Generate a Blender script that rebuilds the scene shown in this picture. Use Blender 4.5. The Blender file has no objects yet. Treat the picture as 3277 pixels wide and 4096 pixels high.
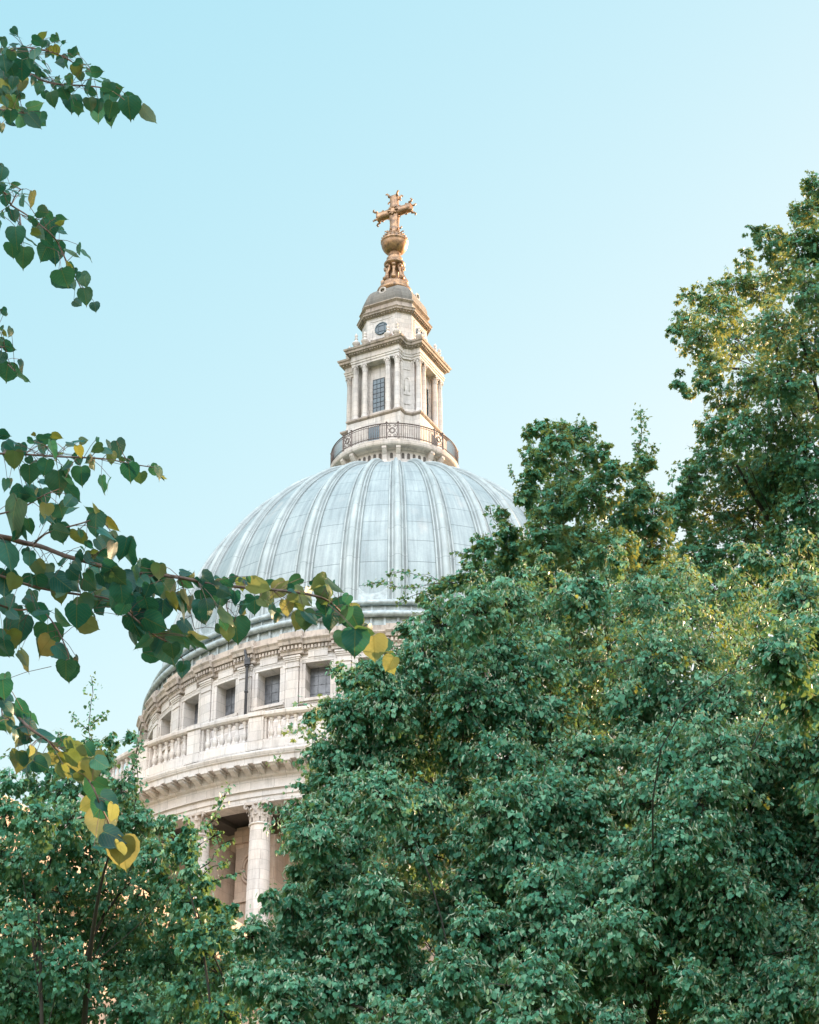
import bpy, math, random
import numpy as np
from mathutils import Vector, Matrix
R_ = math.radians
sc = bpy.context.scene
# ------------------------------------------------------------------ camera
CAM = np.array([0.0, -138.0, 1.6])
F, PITCH, YAW = 8270.4, R_(29.435), R_(0.475)
cam = bpy.data.objects.new('camera', bpy.data.cameras.new('camera'))
sc.collection.objects.link(cam)
cam.data.sensor_fit = 'HORIZONTAL'; cam.data.sensor_width = 36.0
cam.data.lens = F*36.0/3277.0
cam.data.clip_start = 0.1; cam.data.clip_end = 5000
ROLL = R_(0.25)
cam.location = CAM
cam.rotation_euler = (Matrix.Rotation(-YAW, 3, 'Z') @ Matrix.Rotation(R_(90)+PITCH, 3, 'X') @ Matrix.Rotation(-ROLL, 3, 'Z')).to_euler()
sc.camera = cam
# ------------------------------------------------------------------ world, sun, exposure
SUN_AZ, SUN_EL = R_(50.0), R_(13.0)       # azimuth clockwise from +Y
w = bpy.data.worlds.new('World'); sc.world = w; w.use_nodes = True
nt = w.node_tree; nt.nodes.clear()
sky = nt.nodes.new('ShaderNodeTexSky'); sky.sky_type = 'NISHITA'; sky.sun_disc = False
sky.sun_elevation = SUN_EL; sky.sun_rotation = SUN_AZ
sky.air_density = 1.0; sky.dust_density = 0.9; sky.ozone_density = 1.6; sky.altitude = 20
tint = nt.nodes.new('ShaderNodeVectorMath'); tint.operation = 'MULTIPLY_ADD'      # pale turquoise summer haze
tint.inputs[1].default_value = (1.25, 0.50, 0.20); tint.inputs[2].default_value = (0.24, 1.54, 2.12)
# added bright cloud bank, unseen behind the camera, fills light onto shaded stone
gm = nt.nodes.new('ShaderNodeTexCoord'); sx = nt.nodes.new('ShaderNodeSeparateXYZ'); nt.links.new(gm.outputs['Generated'], sx.inputs[0])
mr = nt.nodes.new('ShaderNodeMapRange'); mr.interpolation_type = 'SMOOTHSTEP'
mr.inputs[1].default_value = 0.15; mr.inputs[2].default_value = -0.55; nt.links.new(sx.outputs[1], mr.inputs[0])
cn = nt.nodes.new('ShaderNodeTexNoise'); cn.inputs['Scale'].default_value = 3.0; cn.inputs['Detail'].default_value = 6; nt.links.new(gm.outputs['Generated'], cn.inputs['Vector'])
cr = nt.nodes.new('ShaderNodeMapRange'); cr.inputs[1].default_value = 0.32; cr.inputs[2].default_value = 0.62; nt.links.new(cn.outputs[0], cr.inputs[0])
mz = nt.nodes.new('ShaderNodeMapRange'); mz.interpolation_type = 'SMOOTHSTEP'
mz.inputs[1].default_value = 0.12; mz.inputs[2].default_value = 0.60; nt.links.new(sx.outputs[2], mz.inputs[0])
mm = nt.nodes.new('ShaderNodeMath'); mm.operation = 'MULTIPLY'; nt.links.new(mr.outputs[0], mm.inputs[0]); nt.links.new(mz.outputs[0], mm.inputs[1])
cm = nt.nodes.new('ShaderNodeMath'); cm.operation = 'MULTIPLY'; nt.links.new(mm.outputs[0], cm.inputs[0]); nt.links.new(cr.outputs[0], cm.inputs[1])
cl = nt.nodes.new('ShaderNodeMix'); cl.data_type = 'RGBA'; cl.inputs[7].default_value = (23.5, 24.3, 25.8, 1)
nt.links.new(cm.outputs[0], cl.inputs[0])
bg = nt.nodes.new('ShaderNodeBackground'); bg.inputs[1].default_value = 0.12
wo = nt.nodes.new('ShaderNodeOutputWorld')
nt.links.new(sky.outputs[0], tint.inputs[0]); nt.links.new(tint.outputs[0], cl.inputs[6]); nt.links.new(cl.outputs[2], bg.inputs[0]); nt.links.new(bg.outputs[0], wo.inputs[0])
sl = bpy.data.lights.new('sun', 'SUN'); sl.energy = 5.0; sl.angle = R_(0.5); sl.color = (1.0, 0.72, 0.43)
so = bpy.data.objects.new('sun', sl); sc.collection.objects.link(so)
sdir = Vector((math.sin(SUN_AZ)*math.cos(SUN_EL), math.cos(SUN_AZ)*math.cos(SUN_EL), math.sin(SUN_EL)))
so.rotation_euler = (-sdir).to_track_quat('-Z', 'Y').to_euler()
vs = sc.view_settings; vs.view_transform = 'Standard'; vs.look = 'None'; vs.gamma = 1.0; vs.exposure = 1.6
sc.cycles.max_bounces = 8; sc.cycles.transparent_max_bounces = 8
rng = np.random.default_rng(7)
random.seed(7)

# ------------------------------------------------------------------ pixel ray -> point (the photo is 3277 wide; d coords are 1725 wide)
FWD = np.array([math.sin(YAW)*math.cos(PITCH), math.cos(YAW)*math.cos(PITCH), math.sin(PITCH)])
RGT = np.array([math.cos(YAW), -math.sin(YAW), 0.0])
UPV = np.cross(RGT, FWD)
DK = 3277.0/1725.0
def at(x, y, d):
    """point seen at full-size pixel (x,y) at depth d metres"""
    X = (x-1638.5); Y = (y-2048.0); X, Y = math.cos(ROLL)*X-math.sin(ROLL)*Y, math.sin(ROLL)*X+math.cos(ROLL)*Y
    return CAM + d*FWD + RGT*(X/F*d) - UPV*(Y/F*d)
def atd(x, y, d): return at(x*DK, y*DK, d)

# ------------------------------------------------------------------ materials
MATS = {}
def new_mat(name):
    m = bpy.data.materials.new(name); m.use_nodes = True
    n = m.node_tree.nodes; l = m.node_tree.links
    p = n['Principled BSDF']; MATS[name] = m
    return m, n, l, p
def N(n, t, **kw):
    o = n.new(t)
    for k, v in kw.items(): setattr(o, k, v)
    return o
def mixc(n, l, fac, a, b, bt='MIX'):
    o = N(n, 'ShaderNodeMix', data_type='RGBA', blend_type=bt)
    for i, v in ((0, fac), (6, a), (7, b)):
        if hasattr(v, 'is_linked') or hasattr(v, 'node'): l.new(v, o.inputs[i])
        elif isinstance(v, (int, float)): o.inputs[i].default_value = v
        else: o.inputs[i].default_value = (*v, 1)
    return o.outputs[2]
def mth(n, l, op, a, b=None, c=None, clamp=False):
    o = N(n, 'ShaderNodeMath', operation=op); o.use_clamp = clamp
    for i, v in enumerate((a, b, c)):
        if v is None: continue
        if hasattr(v, 'node'): l.new(v, o.inputs[i])
        else: o.inputs[i].default_value = v
    return o.outputs[0]
def noise(n, l, vec, scale, detail=4, rough=0.6):
    o = N(n, 'ShaderNodeTexNoise'); o.inputs['Scale'].default_value = scale
    o.inputs['Detail'].default_value = detail; o.inputs['Roughness'].default_value = rough
    if vec is not None: l.new(vec, o.inputs['Vector'])
    return o.outputs[0]
def ramp(n, l, fac, stops):
    o = N(n, 'ShaderNodeValToRGB'); e = o.color_ramp.elements
    while len(e) < len(stops): e.new(0.5)
    for i, (p, c) in enumerate(stops):
        e[i].position = p; e[i].color = (*c, 1) if len(c) == 3 else c
    l.new(fac, o.inputs[0]); return o.outputs[0]
def cyl(n, l, r):
    """vector (angle*r, z, 0) about the dome axis"""
    g = N(n, 'ShaderNodeNewGeometry'); s = N(n, 'ShaderNodeSeparateXYZ'); l.new(g.outputs['Position'], s.inputs[0])
    a = mth(n, l, 'ARCTAN2', s.outputs[0], s.outputs[1]); u = mth(n, l, 'MULTIPLY', a, r)
    c = N(n, 'ShaderNodeCombineXYZ'); l.new(u, c.inputs[0]); l.new(s.outputs[2], c.inputs[1])
    return c.outputs[0], g.outputs['Position'], a, s
def scaled(n, l, vec, s):
    o = N(n, 'ShaderNodeVectorMath', operation='MULTIPLY'); l.new(vec, o.inputs[0]); o.inputs[1].default_value = s
    return o.outputs[0]
def stone_mat(name, col, r, bw, bh, soot=0.5, joint=0.35, sootcol=(0.10, 0.09, 0.08)):
    m, n, l, p = new_mat(name)
    cv, pos, a, s = cyl(n, l, r)
    b = N(n, 'ShaderNodeTexBrick'); l.new(cv, b.inputs['Vector'])
    b.inputs['Scale'].default_value = 1; b.inputs['Brick Width'].default_value = bw; b.inputs['Row Height'].default_value = bh
    b.inputs['Mortar Size'].default_value = 0.012; b.inputs['Mortar Smooth'].default_value = 0.4; b.inputs['Bias'].default_value = 0
    b.inputs['Color1'].default_value = (0.87, 0.87, 0.87, 1); b.inputs['Color2'].default_value = (1.06, 1.05, 1.03, 1)
    b.inputs['Mortar'].default_value = (1-joint, 1-joint, 1-joint*1.05, 1)
    c = mixc(n, l, 1.0, col, b.outputs[0], 'MULTIPLY')
    blot = ramp(n, l, noise(n, l, pos, 0.45, 5), [(0.3, (0.86, 0.84, 0.82)), (0.7, (1.06, 1.05, 1.04))])
    c = mixc(n, l, 1.0, c, blot, 'MULTIPLY')
    warm = ramp(n, l, noise(n, l, pos, 0.22, 3), [(0.4, (1, 1, 1)), (0.75, (1.06, 0.95, 0.84))])
    c = mixc(n, l, 1.0, c, warm, 'MULTIPLY')
    st = noise(n, l, scaled(n, l, pos, (2.6, 2.6, 0.30)), 1.0, 5, 0.65)      # vertical rain streaks
    sm = ramp(n, l, st, [(0.50, (0, 0, 0)), (0.74, (1, 1, 1))])
    c = mixc(n, l, mth(n, l, 'MULTIPLY', sm, soot), c, sootcol)
    fine = ramp(n, l, noise(n, l, pos, 9.0, 6, 0.7), [(0.25, (0.86, 0.86, 0.86)), (0.75, (1.05, 1.05, 1.05))])
    c = mixc(n, l, 1.0, c, fine, 'MULTIPLY')
    l.new(c, p.inputs['Base Color']); p.inputs['Roughness'].default_value = 0.85
    bp = N(n, 'ShaderNodeBump'); bp.inputs['Strength'].default_value = 0.35; bp.inputs['Distance'].default_value = 0.05
    hh = mth(n, l, 'ADD', b.outputs[1], mth(n, l, 'MULTIPLY', noise(n, l, pos, 14, 5), -0.5))
    l.new(mth(n, l, 'MULTIPLY', hh, -1.0), bp.inputs['Height']); l.new(bp.outputs[0], p.inputs['Normal'])
    return m
STONE = (0.59, 0.56, 0.55)
stone_mat('portland_stone', STONE, 18.0, 1.25, 0.62, 0.42, 0.45)
stone_mat('portland_stone_cornice', (0.48, 0.43, 0.40), 20.0, 1.5, 5.0, 0.9, 0.35, (0.085,0.075,0.07))
stone_mat('lantern_stone', (0.57, 0.545, 0.535), 3.2, 0.75, 0.42, 0.55)
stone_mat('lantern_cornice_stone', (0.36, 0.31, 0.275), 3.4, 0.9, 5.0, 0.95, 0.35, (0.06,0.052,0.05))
stone_mat('weathered_grey_stone', (0.17, 0.165, 0.155), 2.6, 0.9, 0.7, 0.9, 0.25)
stone_mat('inner_drum_stone', (0.50, 0.40, 0.33), 18.0, 1.3, 0.7, 0.35)
stone_mat('transept_stone', (0.52, 0.41, 0.33), 30.0, 1.4, 0.7, 0.25)
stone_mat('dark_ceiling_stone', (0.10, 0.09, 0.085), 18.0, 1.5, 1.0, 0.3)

def lead_mat():
    m, n, l, p = new_mat('lead_sheet')
    uv = N(n, 'ShaderNodeUVMap'); uv.uv_map = 'UVMap'
    b = N(n, 'ShaderNodeTexBrick'); l.new(uv.outputs[0], b.inputs['Vector']); b.offset = 0.5; b.offset_frequency = 1
    b.inputs['Scale'].default_value = 1; b.inputs['Brick Width'].default_value = 64.0; b.inputs['Row Height'].default_value = 1.9
    b.inputs['Mortar Size'].default_value = 0.022; b.inputs['Mortar Smooth'].default_value = 0.3; b.inputs['Bias'].default_value = 0
    b.inputs['Color1'].default_value = (1, 1, 1, 1); b.inputs['Color2'].default_value = (1, 1, 1, 1); b.inputs['Mortar'].default_value = (0.36, 0.39, 0.40, 1)
    g = N(n, 'ShaderNodeNewGeometry'); pos = g.outputs['Position']
    rnd = g.outputs['Random Per Island']
    c = ramp(n, l, noise(n, l, pos, 0.35, 5), [(0.3, (0.235, 0.282, 0.298)), (0.7, (0.325, 0.368, 0.378))])
    st = noise(n, l, scaled(n, l, uv.outputs[0], (3.2, 0.16, 1)), 1.0, 5, 0.65)
    c = mixc(n, l, 1.0, c, ramp(n, l, st, [(0.3, (0.70, 0.71, 0.72)), (0.7, (1.15, 1.15, 1.13))]), 'MULTIPLY')
    pk = ramp(n, l, noise(n, l, scaled(n, l, uv.outputs[0], (0.5, 0.25, 1)), 1.0, 3), [(0.60, (0, 0, 0)), (0.75, (1, 1, 1))])
    c = mixc(n, l, mth(n, l, 'MULTIPLY', pk, 0.5), c, (0.43, 0.405, 0.38))
    c = mixc(n, l, 1.0, c, b.outputs[0], 'MULTIPLY')
    fine = ramp(n, l, noise(n, l, pos, 7.0, 6, 0.7), [(0.25, (0.88, 0.88, 0.88)), (0.75, (1.06, 1.06, 1.06))])
    c = mixc(n, l, 1.0, c, fine, 'MULTIPLY')
    l.new(c, p.inputs['Base Color']); p.inputs['Roughness'].default_value = 0.55; p.inputs['Metallic'].default_value = 0.1
    bp = N(n, 'ShaderNodeBump'); bp.inputs['Strength'].default_value = 0.5; bp.inputs['Distance'].default_value = 0.06
    hh = mth(n, l, 'ADD', mth(n, l, 'MULTIPLY', b.outputs[1], -1.0), mth(n, l, 'MULTIPLY', noise(n, l, pos, 1.3, 3), 0.8))
    l.new(hh, bp.inputs['Height']); l.new(bp.outputs[0], p.inputs['Normal'])
lead_mat()
def rib_mat():
    m, n, l, p = new_mat('lead_rib')
    uv = N(n, 'ShaderNodeUVMap'); uv.uv_map = 'UVMap'; s = N(n, 'ShaderNodeSeparateXYZ'); l.new(uv.outputs[0], s.inputs[0])
    pos = N(n, 'ShaderNodeNewGeometry').outputs['Position']
    ax = mth(n, l, 'ABSOLUTE', mth(n, l, 'SUBTRACT', s.outputs[0], 30.0))
    c = ramp(n, l, noise(n, l, pos, 0.7, 5), [(0.3, (0.275, 0.318, 0.328)), (0.7, (0.385, 0.425, 0.430))])
    # dark lines painted in for shade in the grooves and along the outer welt
    def band(lo, hi): return mth(n, l, 'MULTIPLY', mth(n, l, 'GREATER_THAN', ax, lo), mth(n, l, 'LESS_THAN', ax, hi))
    g = mth(n, l, 'MAXIMUM', band(0.40, 0.525), band(0.655, 0.70))
    g = mth(n, l, 'MAXIMUM', g, mth(n, l, 'MULTIPLY', band(0.245, 0.275), 0.8))
    g = mth(n, l, 'MULTIPLY', g, ramp(n, l, noise(n, l, pos, 1.1, 4), [(0.25, (0.45,)*3), (0.7, (0.95,)*3)]))
    c = mixc(n, l, mth(n, l, 'MULTIPLY', g, 0.62), c, (0.105, 0.115, 0.115))
    fr = mth(n, l, 'FRACT', mth(n, l, 'DIVIDE', s.outputs[1], 2.6)); j = mth(n, l, 'LESS_THAN', fr, 0.018)
    c = mixc(n, l, mth(n, l, 'MULTIPLY', j, 0.6), c, (0.13, 0.14, 0.14))
    st = noise(n, l, scaled(n, l, uv.outputs[0], (4.0, 0.30, 1)), 1.0, 5, 0.65)
    c = mixc(n, l, 1.0, c, ramp(n, l, st, [(0.32, (0.74, 0.74, 0.74)), (0.7, (1.12, 1.12, 1.10))]), 'MULTIPLY')
    l.new(c, p.inputs['Base Color']); p.inputs['Roughness'].default_value = 0.55; p.inputs['Metallic'].default_value = 0.1
rib_mat()
def plain(name, col, rough=0.6, metal=0.0, var=0.25, sc_=4.0, dark=None):
    m, n, l, p = new_mat(name)
    g = N(n, 'ShaderNodeNewGeometry')
    nz = noise(n, l, g.outputs['Position'], sc_, 6, 0.65)
    a = tuple(x*(1-var) for x in col) if dark is None else dark
    c = ramp(n, l, nz, [(0.34, a), (0.66, tuple(x*(1+var*0.6) for x in col))])
    l.new(c, p.inputs['Base Color']); p.inputs['Roughness'].default_value = rough; p.inputs['Metallic'].default_value = metal
    return m
plain('lead_roll', (0.36, 0.41, 0.425), 0.55, 0.1, 0.3, 2.6, (0.22, 0.245, 0.25))
plain('old_gilding', (0.37, 0.215, 0.115), 0.42, 0.4, 0.3, 2.6, (0.12, 0.075, 0.05))
plain('dark_glass', (0.022, 0.052, 0.068), 0.18, 0.0, 0.5, 1.2)
plain('grey_glass', (0.13, 0.135, 0.15), 0.25, 0.0, 0.5, 1.6)
plain('rusty_iron', (0.115, 0.085, 0.075), 0.7, 0.2, 0.35, 6.0)
plain('black_iron', (0.05, 0.05, 0.055), 0.6, 0.2, 0.3, 6.0)
plain('bark', (0.030, 0.028, 0.022), 0.9, 0.0, 0.4, 8.0)
plain('twig_bark', (0.085, 0.055, 0.045), 0.8, 0.0, 0.4, 30.0)
plain('lawn', (0.06, 0.10, 0.03), 0.9, 0.0, 0.4, 0.8)

def leaf_mat(name, stops, tcol, tmix, rough=0.42, veins=False):
    m, n, l, p = new_mat(name)
    g = N(n, 'ShaderNodeNewGeometry'); rnd = g.outputs['Random Per Island']
    at_ = N(n, 'ShaderNodeAttribute'); at_.attribute_name = 'tone'
    fac = rnd if veins else mth(n, l, 'ADD', mth(n, l, 'MULTIPLY', rnd, 0.5), mth(n, l, 'MULTIPLY', at_.outputs['Fac'], 0.5))
    c = ramp(n, l, fac, stops)
    nz = ramp(n, l, noise(n, l, g.outputs['Position'], 22.0, 3), [(0.3, (0.82, 0.82, 0.82)), (0.7, (1.12, 1.12, 1.12))])
    c = mixc(n, l, 1.0, c, nz, 'MULTIPLY')
    tc = mixc(n, l, 1.0, ramp(n, l, mth(n, l, 'FRACT', mth(n, l, 'MULTIPLY', rnd, 7.31)), tcol) if isinstance(tcol, list) else tcol, nz, 'MULTIPLY')
    if veins:
        uv = N(n, 'ShaderNodeUVMap'); uv.uv_map = 'UVMap'
        s = N(n, 'ShaderNodeSeparateXYZ'); l.new(uv.outputs[0], s.inputs[0])
        ax = mth(n, l, 'ABSOLUTE', s.outputs[0])
        mid = mth(n, l, 'LESS_THAN', ax, 0.016)
        # side veins: stripes along y - 0.75|x|
        k = mth(n, l, 'ADD', s.outputs[1], mth(n, l, 'MULTIPLY', ax, 0.85))
        fr = mth(n, l, 'FRACT', mth(n, l, 'MULTIPLY', k, 6.5))
        side = mth(n, l, 'LESS_THAN', fr, 0.085)
        v = mth(n, l, 'MAXIMUM', mid, mth(n, l, 'MULTIPLY', side, 0.7))
        c = mixc(n, l, mth(n, l, 'MULTIPLY', v, 0.55), c, (0.12, 0.15, 0.05))
        tc = mixc(n, l, mth(n, l, 'MULTIPLY', v, 0.6), tc, (0.16, 0.15, 0.03))
        bp = N(n, 'ShaderNodeBump'); bp.inputs['Strength'].default_value = 0.4; bp.inputs['Distance'].default_value = 0.004
        l.new(v, bp.inputs['Height']); l.new(bp.outputs[0], p.inputs['Normal'])
    l.new(c, p.inputs['Base Color']); p.inputs['Roughness'].default_value = rough
    p.inputs['Specular IOR Level'].default_value = 0.2 if veins else 0.14
    t = N(n, 'ShaderNodeBsdfTranslucent'); l.new(tc, t.inputs[0])
    mx = N(n, 'ShaderNodeMixShader'); mx.inputs[0].default_value = tmix
    l.new(p.outputs[0], mx.inputs[1]); l.new(t.outputs[0], mx.inputs[2])
    l.new(mx.outputs[0], n['Material Output'].inputs[0])
LG = [(0.08, (0.014, 0.078, 0.058)), (0.32, (0.036, 0.162, 0.104)), (0.58, (0.076, 0.240, 0.150)), (0.80, (0.160, 0.340, 0.220)), (0.95, (0.26, 0.38, 0.21)), (1.0, (0.42, 0.32, 0.04))]
leaf_mat('lime_leaf', LG, (0.27, 0.38, 0.09), 0.25)
leaf_mat('plane_leaf', [(0.05, (0.016, 0.115, 0.082)), (0.4, (0.042, 0.190, 0.126)), (0.7, (0.085, 0.245, 0.155)), (0.9, (0.16, 0.27, 0.13)), (1.0, (0.30, 0.22, 0.05))], (0.42, 0.43, 0.09), 0.25)
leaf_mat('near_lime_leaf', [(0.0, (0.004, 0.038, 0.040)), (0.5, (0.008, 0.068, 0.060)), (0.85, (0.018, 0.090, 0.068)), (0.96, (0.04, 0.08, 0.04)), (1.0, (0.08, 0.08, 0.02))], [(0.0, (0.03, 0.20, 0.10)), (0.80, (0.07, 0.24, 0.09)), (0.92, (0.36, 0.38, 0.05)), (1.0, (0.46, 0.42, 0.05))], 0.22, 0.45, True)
leaf_mat('painted_sunlit_lime_leaf', [(0.0, (0.012, 0.05, 0.035)), (0.4, (0.05, 0.09, 0.035)), (1.0, (0.12, 0.125, 0.05))], [(0.0, (0.14, 0.27, 0.06)), (0.45, (0.34, 0.38, 0.10)), (1.0, (0.48, 0.45, 0.16))], 0.30, 0.45, True)  # backlit sun painted into the leaf colour as yellow
leaf_mat('seed_bract', [(0.0, (0.24, 0.33, 0.23)), (0.6, (0.42, 0.48, 0.36)), (1.0, (0.52, 0.50, 0.36))], (0.30, 0.28, 0.09), 0.30, 0.6)

# ------------------------------------------------------------------ mesh builder
def pol(a, r, z):
    """azimuth a in degrees, 0 = toward the photographer, positive = left"""
    t = R_(a); return (-r*math.sin(t), -r*math.cos(t), z)
class MB:
    def __init__(s): s.v = []; s.f = []; s.sm = []; s.uv = {}
    def add(s, vs, fs, smooth=False, uvs=None):
        o = len(s.v); s.v.extend(vs)
        if uvs is not None:
            for i, u in enumerate(uvs): s.uv[o+i] = u
        for f in fs: s.f.append([i+o for i in f]); s.sm.append(smooth)
    def grid(s, rows, closed=False, smooth=True, uvrows=None):
        n = len(rows[0]); vs = [p for r in rows for p in r]; fs = []
        for i in range(len(rows)-1):
            for j in range(n if closed else n-1):
                k = (j+1) % n
                fs.append((i*n+j, i*n+k, (i+1)*n+k, (i+1)*n+j))
        s.add(vs, fs, smooth, None if uvrows is None else [u for r in uvrows for u in r])
    def hexa(s, p):      # 8 points: bottom 0-3, top 4-7
        s.add(p, [(3,2,1,0), (4,5,6,7), (0,1,5,4), (1,2,6,5), (2,3,7,6), (3,0,4,7)])
    def cbox(s, a0, a1, r0, r1, z0, z1, n=2):
        rows = []
        for i in range(n+1):
            a = a0+(a1-a0)*i/n
            rows.append([pol(a, r0, z0), pol(a, r1, z0), pol(a, r1, z1), pol(a, r0, z1)])
        vs = [p for r in rows for p in r]; fs = [(0,1,2,3), tuple(4*n+k for k in (3,2,1,0))]
        for i in range(n):
            for k in range(4):
                q = (k+1) % 4; fs.append((4*i+k, 4*i+4+k, 4*i+4+q, 4*i+q))
        s.add(vs, fs)
    def arc(s, prof, a0, a1, n, smooth=False, closed_prof=False):
        """revolve a (r,z) profile from a0 to a1"""
        pr = list(prof)+([prof[0]] if closed_prof else [])
        for (q0, q1) in zip(pr[:-1], pr[1:]):
            s.grid([[pol(a0+(a1-a0)*i/n, r, z) for i in range(n+1)] for r, z in (q0, q1)], smooth=smooth)
        if closed_prof and abs(abs(a1-a0)-360) > 1e-6:
            for a in (a0, a1): s.add([pol(a, r, z) for r, z in prof], [tuple(range(len(prof)))])
    def lathe(s, prof, n=16, c=(0,0,0), smooth=True, cap=True):
        rows = [[(c[0]+r*math.cos(2*math.pi*j/n), c[1]+r*math.sin(2*math.pi*j/n), c[2]+z) for j in range(n)] for r, z in prof]
        s.grid(rows, True, smooth)
        if cap:
            s.add(rows[0], [tuple(range(n))[::-1]]); s.add(rows[-1], [tuple(range(n))])
    def box(s, c, sx, sy, sz, ux=(1,0,0), uy=(0,1,0), uz=(0,0,1)):
        c = Vector(c); ux = Vector(ux)*sx/2; uy = Vector(uy)*sy/2; uz = Vector(uz)*sz/2
        s.hexa([tuple(c+i*ux+j*uy+k*uz) for k in (-1,1) for i, j in ((-1,-1),(1,-1),(1,1),(-1,1))])
    def prism(s, poly, z0, z1):
        n = len(poly); vs = [(x,y,z0) for x,y in poly]+[(x,y,z1) for x,y in poly]
        s.add(vs, [tuple(range(n))[::-1], tuple(range(n,2*n))]+[(i,(i+1)%n,n+(i+1)%n,n+i) for i in range(n)])
    def mould(s, poly, prof, caps=True):
        rings = [[(x,y,z) for x,y in offset(poly, o)] for o, z in prof]
        n = len(poly)
        for r0, r1 in zip(rings[:-1], rings[1:]):
            s.add(r0+r1, [(i,(i+1)%n,n+(i+1)%n,n+i) for i in range(n)])
        if caps:
            s.add(rings[0], [tuple(range(n))[::-1]]); s.add(rings[-1], [tuple(range(n))])
    def tube(s, pts, rad, n=6, smooth=True, cap=True):
        pts = [Vector(p) for p in pts]; rows = []
        if not hasattr(rad, '__len__'): rad = [rad]*len(pts)
        ref = None
        for i, p in enumerate(pts):
            t = (pts[min(i+1,len(pts)-1)]-pts[max(i-1,0)]).normalized()
            if ref is None: ref = t.orthogonal().normalized()
            ref = (ref-t*ref.dot(t))
            ref = ref.normalized() if ref.length > 1e-6 else t.orthogonal().normalized()
            b = t.cross(ref)
            rows.append([tuple(p+rad[i]*(math.cos(2*math.pi*j/n)*ref+math.sin(2*math.pi*j/n)*b)) for j in range(n)])
        s.grid(rows, True, smooth)
        if cap: s.add(rows[0], [tuple(range(n))[::-1]]); s.add(rows[-1], [tuple(range(n))])
    def mesh(s, name):
        me = bpy.data.meshes.new(name); me.from_pydata(s.v, [], s.f)
        me.polygons.foreach_set('use_smooth', s.sm)
        if s.uv:
            ul = me.uv_layers.new(name='UVMap'); idx = np.empty(len(me.loops), np.int32); me.loops.foreach_get('vertex_index', idx)
            tab = np.zeros((len(s.v), 2), np.float32)
            for k, u in s.uv.items(): tab[k] = u
            ul.data.foreach_set('uv', tab[idx].ravel())
        me.update(); return me
    def build(s, name, mat, parent=None, fixn=True):
        me = s.mesh(name)
        if fixn:
            import bmesh
            bm = bmesh.new(); bm.from_mesh(me); bmesh.ops.remove_doubles(bm, verts=bm.verts, dist=1e-5)
            bmesh.ops.recalc_face_normals(bm, faces=bm.faces); bm.to_mesh(me); bm.free()
        me.materials.append(MATS[mat])
        o = bpy.data.objects.new(name, me); sc.collection.objects.link(o)
        if parent: o.parent = parent
        return o
def offset(poly, d):
    n = len(poly); out = []
    for i in range(n):
        p0, p1, p2 = (Vector(poly[(i+k) % n]) for k in (-1,0,1))
        e0 = (p1-p0).normalized(); e1 = (p2-p1).normalized()
        n0 = Vector((e0.y,-e0.x)); n1 = Vector((e1.y,-e1.x))
        m = (n0+n1); m = m/max(0.15, (1+n0.dot(n1)))
        out.append(tuple(p1+m*d))
    return out
def thing(name, label, cat, loc=(0,0,0), group=None):
    o = bpy.data.objects.new(name, None); sc.collection.objects.link(o); o.location = loc
    o.empty_display_size = 0.3
    o['label'] = label; o['category'] = cat
    if group: o['group'] = group
    return o
def copy_of(o, parent, rot=None, loc=None):
    c = o.copy(); sc.collection.objects.link(c); c.parent = parent
    if rot is not None: c.rotation_euler = (0,0,rot)
    if loc is not None: c.location = loc
    return c

# ------------------------------------------------------------------ ground
g = MB(); nseg = 48
g.lathe([(0.01,0),(60,0),(400,0),(3000,0)], nseg, (0,0,0), False, False)
go = g.build('ground', 'lawn'); go['kind'] = 'structure'

# ================================================================== CATHEDRAL
cath = thing('cathedral', 'white stone cathedral with a ribbed grey lead dome, columned lantern and golden cross', 'cathedral')
A0 = -0.75            # azimuth of a rib / pilaster / column; bays are 11.25 degrees
BAY = 11.25
def ribaz(k): return A0+BAY*k
KV = range(-8, 10)    # the bays that can be seen from this side

# ---- dome shell
def dome_r(phi): return -3+19.7*math.cos(phi), 63+19.5*math.sin(phi)
PH1 = math.acos((4.35+3)/19.7)
m = MB(); NP = 40; rows = []; uvr = []
for i in range(NP+1):
    ph = PH1*i/NP; r, z = dome_r(ph)
    rows.append([pol(A0+360*j/256, r, z) for j in range(257)])
    uvr.append([(j*0.4, 19.5*ph+63) for j in range(257)])
m.grid(rows, False, True, uvr)
shell = m.build('dome_shell', 'lead_sheet', cath, False)
# rib: section in units of half bay width
def rib_mesh():
    m = MB(); sec = [(-0.42,-0.03),(-0.415,0.14),(-0.39,0.19),(-0.345,0.19),(-0.325,0.12),(-0.32,0.07),(-0.255,0.07),(-0.25,0.20),(-0.175,0.22),(-0.165,0.20),(-0.155,0.36),(-0.12,0.46),(-0.06,0.53),(0,0.55)]
    sec = sec+[(-x,h) for x,h in sec[-2::-1]]
    rows = []; uvr = []
    for i in range(NP+1):
        ph = PH1*i/NP; r, z = dome_r(ph); nr, nz = math.cos(ph), math.sin(ph)
        taper = 0.55+0.45*(r/16.5)**0.7; hh = 0.74*(0.62+0.38*(r/16.5))
        half = BAY/2
        widen = 1.0+0.22*(1-r/16.5)
        row = [pol(x*half*2*0.5*2*0.5*widen*1.0, r+nr*h*hh, z+nz*h*hh) for x, h in sec]
        rows.append(row); uvr.append([(x*1.6+30, 19.5*ph+63+0.8) for x, h in sec])
    m.grid(rows, False, True, uvr)
    me = m.mesh('rib'); me.materials.append(MATS['lead_rib']); return me
rme = rib_mesh()
for k in range(32):
    o = bpy.data.objects.new('rib', rme); sc.collection.objects.link(o); o.parent = shell
    o.rotation_euler = (0,0,-R_(ribaz(k)))
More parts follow.
